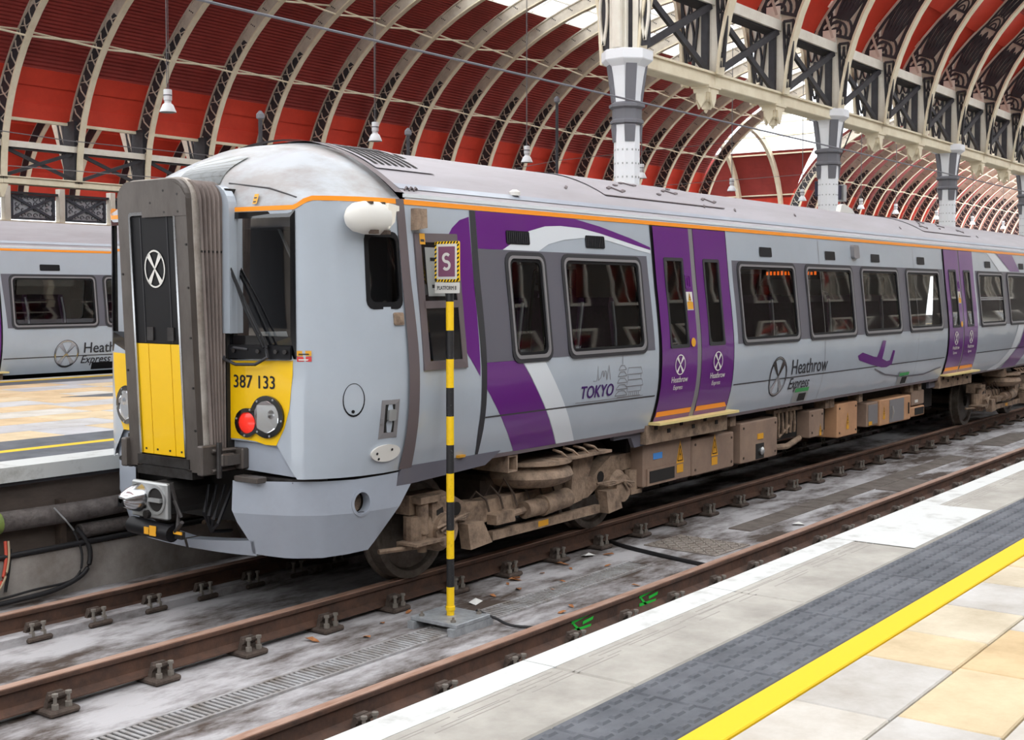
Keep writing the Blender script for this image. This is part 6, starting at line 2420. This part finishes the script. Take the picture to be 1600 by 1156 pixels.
underbox(tr, 9.24, 9.66, .50, .83, -1.22, tri=[(9.55, .55, .07)])
underbox(tr, 10.09, 10.75, .42, .85, -1.22, 'box_orange', tri=[(10.42, .57, .10)])
b3 = underbox(tr, 11.09, 11.50, .47, .79, -1.22, bolts=False)
MB().box(11.13, 11.46, -1.226, -1.22, .50, .76).build('grey_door', 'rim', b3)
MB().box(11.14, 11.25, -1.23, -1.225, .49, .54).build('yellow_label', 'step_yellow', b3)
b4 = underbox(tr, 11.52, 12.71, .45, .80, -1.24, 'box_orange', tri=[(11.66, .59, .09)], bolts=False)
MB().box(11.86, 12.42, -1.248, -1.24, .47, .78).build('grey_door', 'rim', b4)
MB().tube([(11.90, -1.27, .52), (11.90, -1.29, .62), (11.90, -1.27, .70)], .012, 6).build('handle', 'alu', b4)
MB().tube([(12.58, -1.26, .54), (12.58, -1.26, .70)], .010, 6).build('handle', 'near_black', b4)
underbox(tr, 12.88, 13.40, .62, .83, -1.20, bolts=False)
b5 = underbox(tr, 12.84, 13.42, .46, .60, -1.20, 'box_orange', bolts=False)
MB().box(13.0, 13.38, -1.206, -1.2, .48, .58).build('vent_opening', 'near_black', b5)
MB().box(13.0, 13.12, -1.206, -1.2, .66, .70).build('white_label', 'label_white', b5)
m = MB()
for k in range(6):
    x = 8.42 + k * .11
    m.tube([(x, -1.12, .98), (x, -1.14, .80 - .05 * (k % 3)), (x + .03, -1.12, .60)], .02, 6)
m.box(8.35, 9.15, -1.16, -1.06, .86, .90)
m.build('pipework', 'bogie', tr)
for x in (7.18, 9.75, 9.9, 10.85, 12.8, 13.15):
    MB().box(x, x + .13, -1.2, -1.0, .82, .98).build('hanger', 'bogie', tr)
m = MB().tube([(8.4, -1.1, .46), (8.8, -1.12, .44), (9.2, -1.1, .50)], .035, 8).tube([(8.6, -1.1, .56), (8.9, -1.12, .70), (9.0, -1.1, .9)], .02, 6)
m.build('air_pipe', 'bogie', tr)

# ---------------------------------------------------------------- following car
t2 = thing('train_car', 'second silver car coupled behind the first at the far right', 'train', (0, 0, 0))
W2 = [(23.0 + 1.75 * k, 24.45 + 1.75 * k) for k in range(9)]
car_shell(t2, 21.6, 41.0, W2, W2)
skin(MB(), [(22.6, 1.725), (39.0, 1.725), (39.0, 2.605), (22.6, 2.605)], fside, .002, holes=[rrect(a + .02, 1.73, b_ - .02, 2.57, .08) for a, b_ in W2], du=1, dv=.2).build('window_band', 'band_grey', t2)
for a, b_ in W2:
    window_unit(t2, fside, a, 1.70, b_, 2.595)
bogie(t2, 24.4, None)
MB().box(26, 37, -1.1, 1.1, .45, 1.0).build('underframe_core', 'near_black', t2)
MB().box(21.2, 21.6, -.6, .6, 1.1, 3.1).build('inter_car_gangway', 'bellow', t2)

# ================================================================== second train on the far side of the island platform
ft_ = thing('train', 'second silver train standing beyond the island platform on the left', 'train', (0, 11.9, 0))
WF_ = [(5.93, 7.50), (7.62, 9.15), (9.3, 10.8), (11.0, 12.5), (13.0, 14.5), (.9, 2.4), (2.6, 4.1)]
car_shell(ft_, -6.0, 18.0, WF_, WF_)
skin(MB(), [(5.86, 1.70), (14.8, 1.70), (14.8, 2.545), (5.80, 2.545)], fside, .002, holes=[rrect(a + .02, 1.73, b_ - .02, 2.53, .08) for a, b_ in WF_[:5]], du=1, dv=.2).build('window_band', 'band_grey', ft_)
for a, b_ in WF_:
    window_unit(ft_, fside, a, 1.68, b_, 2.54)
door_pair(ft_, 4.32, 5.02, 5.74, fside, False, .05)
skin(MB(), rrect(6.48, 2.60, 6.84, 2.70, .015, 2), fside, .006, du=1).build('vent', 'black', ft_)
m = MB()
skin(m, [(5.8, 1.215), (18, 1.215), (18, 1.230), (5.8, 1.230)], fside, .003, du=2)
m.build('crease_line', 'seam', ft_)
m = MB()
text(m, 'Heathrow', 7.20, 1.265, .245, fside, .005, xs=1.02, bold=.006)
text(m, 'Express', 7.17, 1.095, .185, fside, .005, shear=.2, xs=.98, bold=.004)
m.build('lettering', 'text_dark', ft_, fix=False)
emblem(MB(), 6.90, 1.265, .215, .215, fside, .0052, .018).build('round_emblem', 'chrome', ft_)
emblem(MB(), 6.903, 1.262, .226, .226, fside, .0045, .03).build('emblem_outline', 'text_dark', ft_)
skin(MB(), [(7.40, .985), (7.82, .985), (7.82, 1.10), (7.40, 1.10)], fside, .004, du=.3).build('socket_hatch', 'black', ft_)
MB().prism([(5.0, 0), (5.75, 0), (5.70, .02), (5.05, .10)], lambda u, v, d: (u, d, roofz(-.9) + v), -.95, -.6).build('roof_vent', 'roof_light', ft_)
MB().box(-5, 17, -1.0, 1.0, .4, 1.0).build('underframe_core', 'near_black', ft_)
seats(ft_, [6.4, 7.05, 8.2, 8.9], -.92, 1)
seats(ft_, [6.6, 7.9, 9.4], .9, 1)


# ------------------------------------------------------------------ pieces too small to pick apart
for o in bpy.data.objects:
    n = o.name.split('.')[0]
    if n in ('rivets', 'rivet_holes', 'box_bolts', 'board_screws', 'mount_bolts', 'bezel_screws', 'small_print', 'glazing_bars', 'tracery_bars',
             'gothic_tracery', 'floral_tracery', 'scrollwork', 'frame_hole', 'skyline_drawing', 'emblem_lettering', 'lettering', 'number',
             'hazard_stripes', 'stencil_lettering', 'lifting_eye', 'drip_mark', 'stain_slot', 'plate_hole', 'slot', 'slots', 'panel_seam'):
        o['kind'] = 'stuff'
bpy.context.view_layer.update()
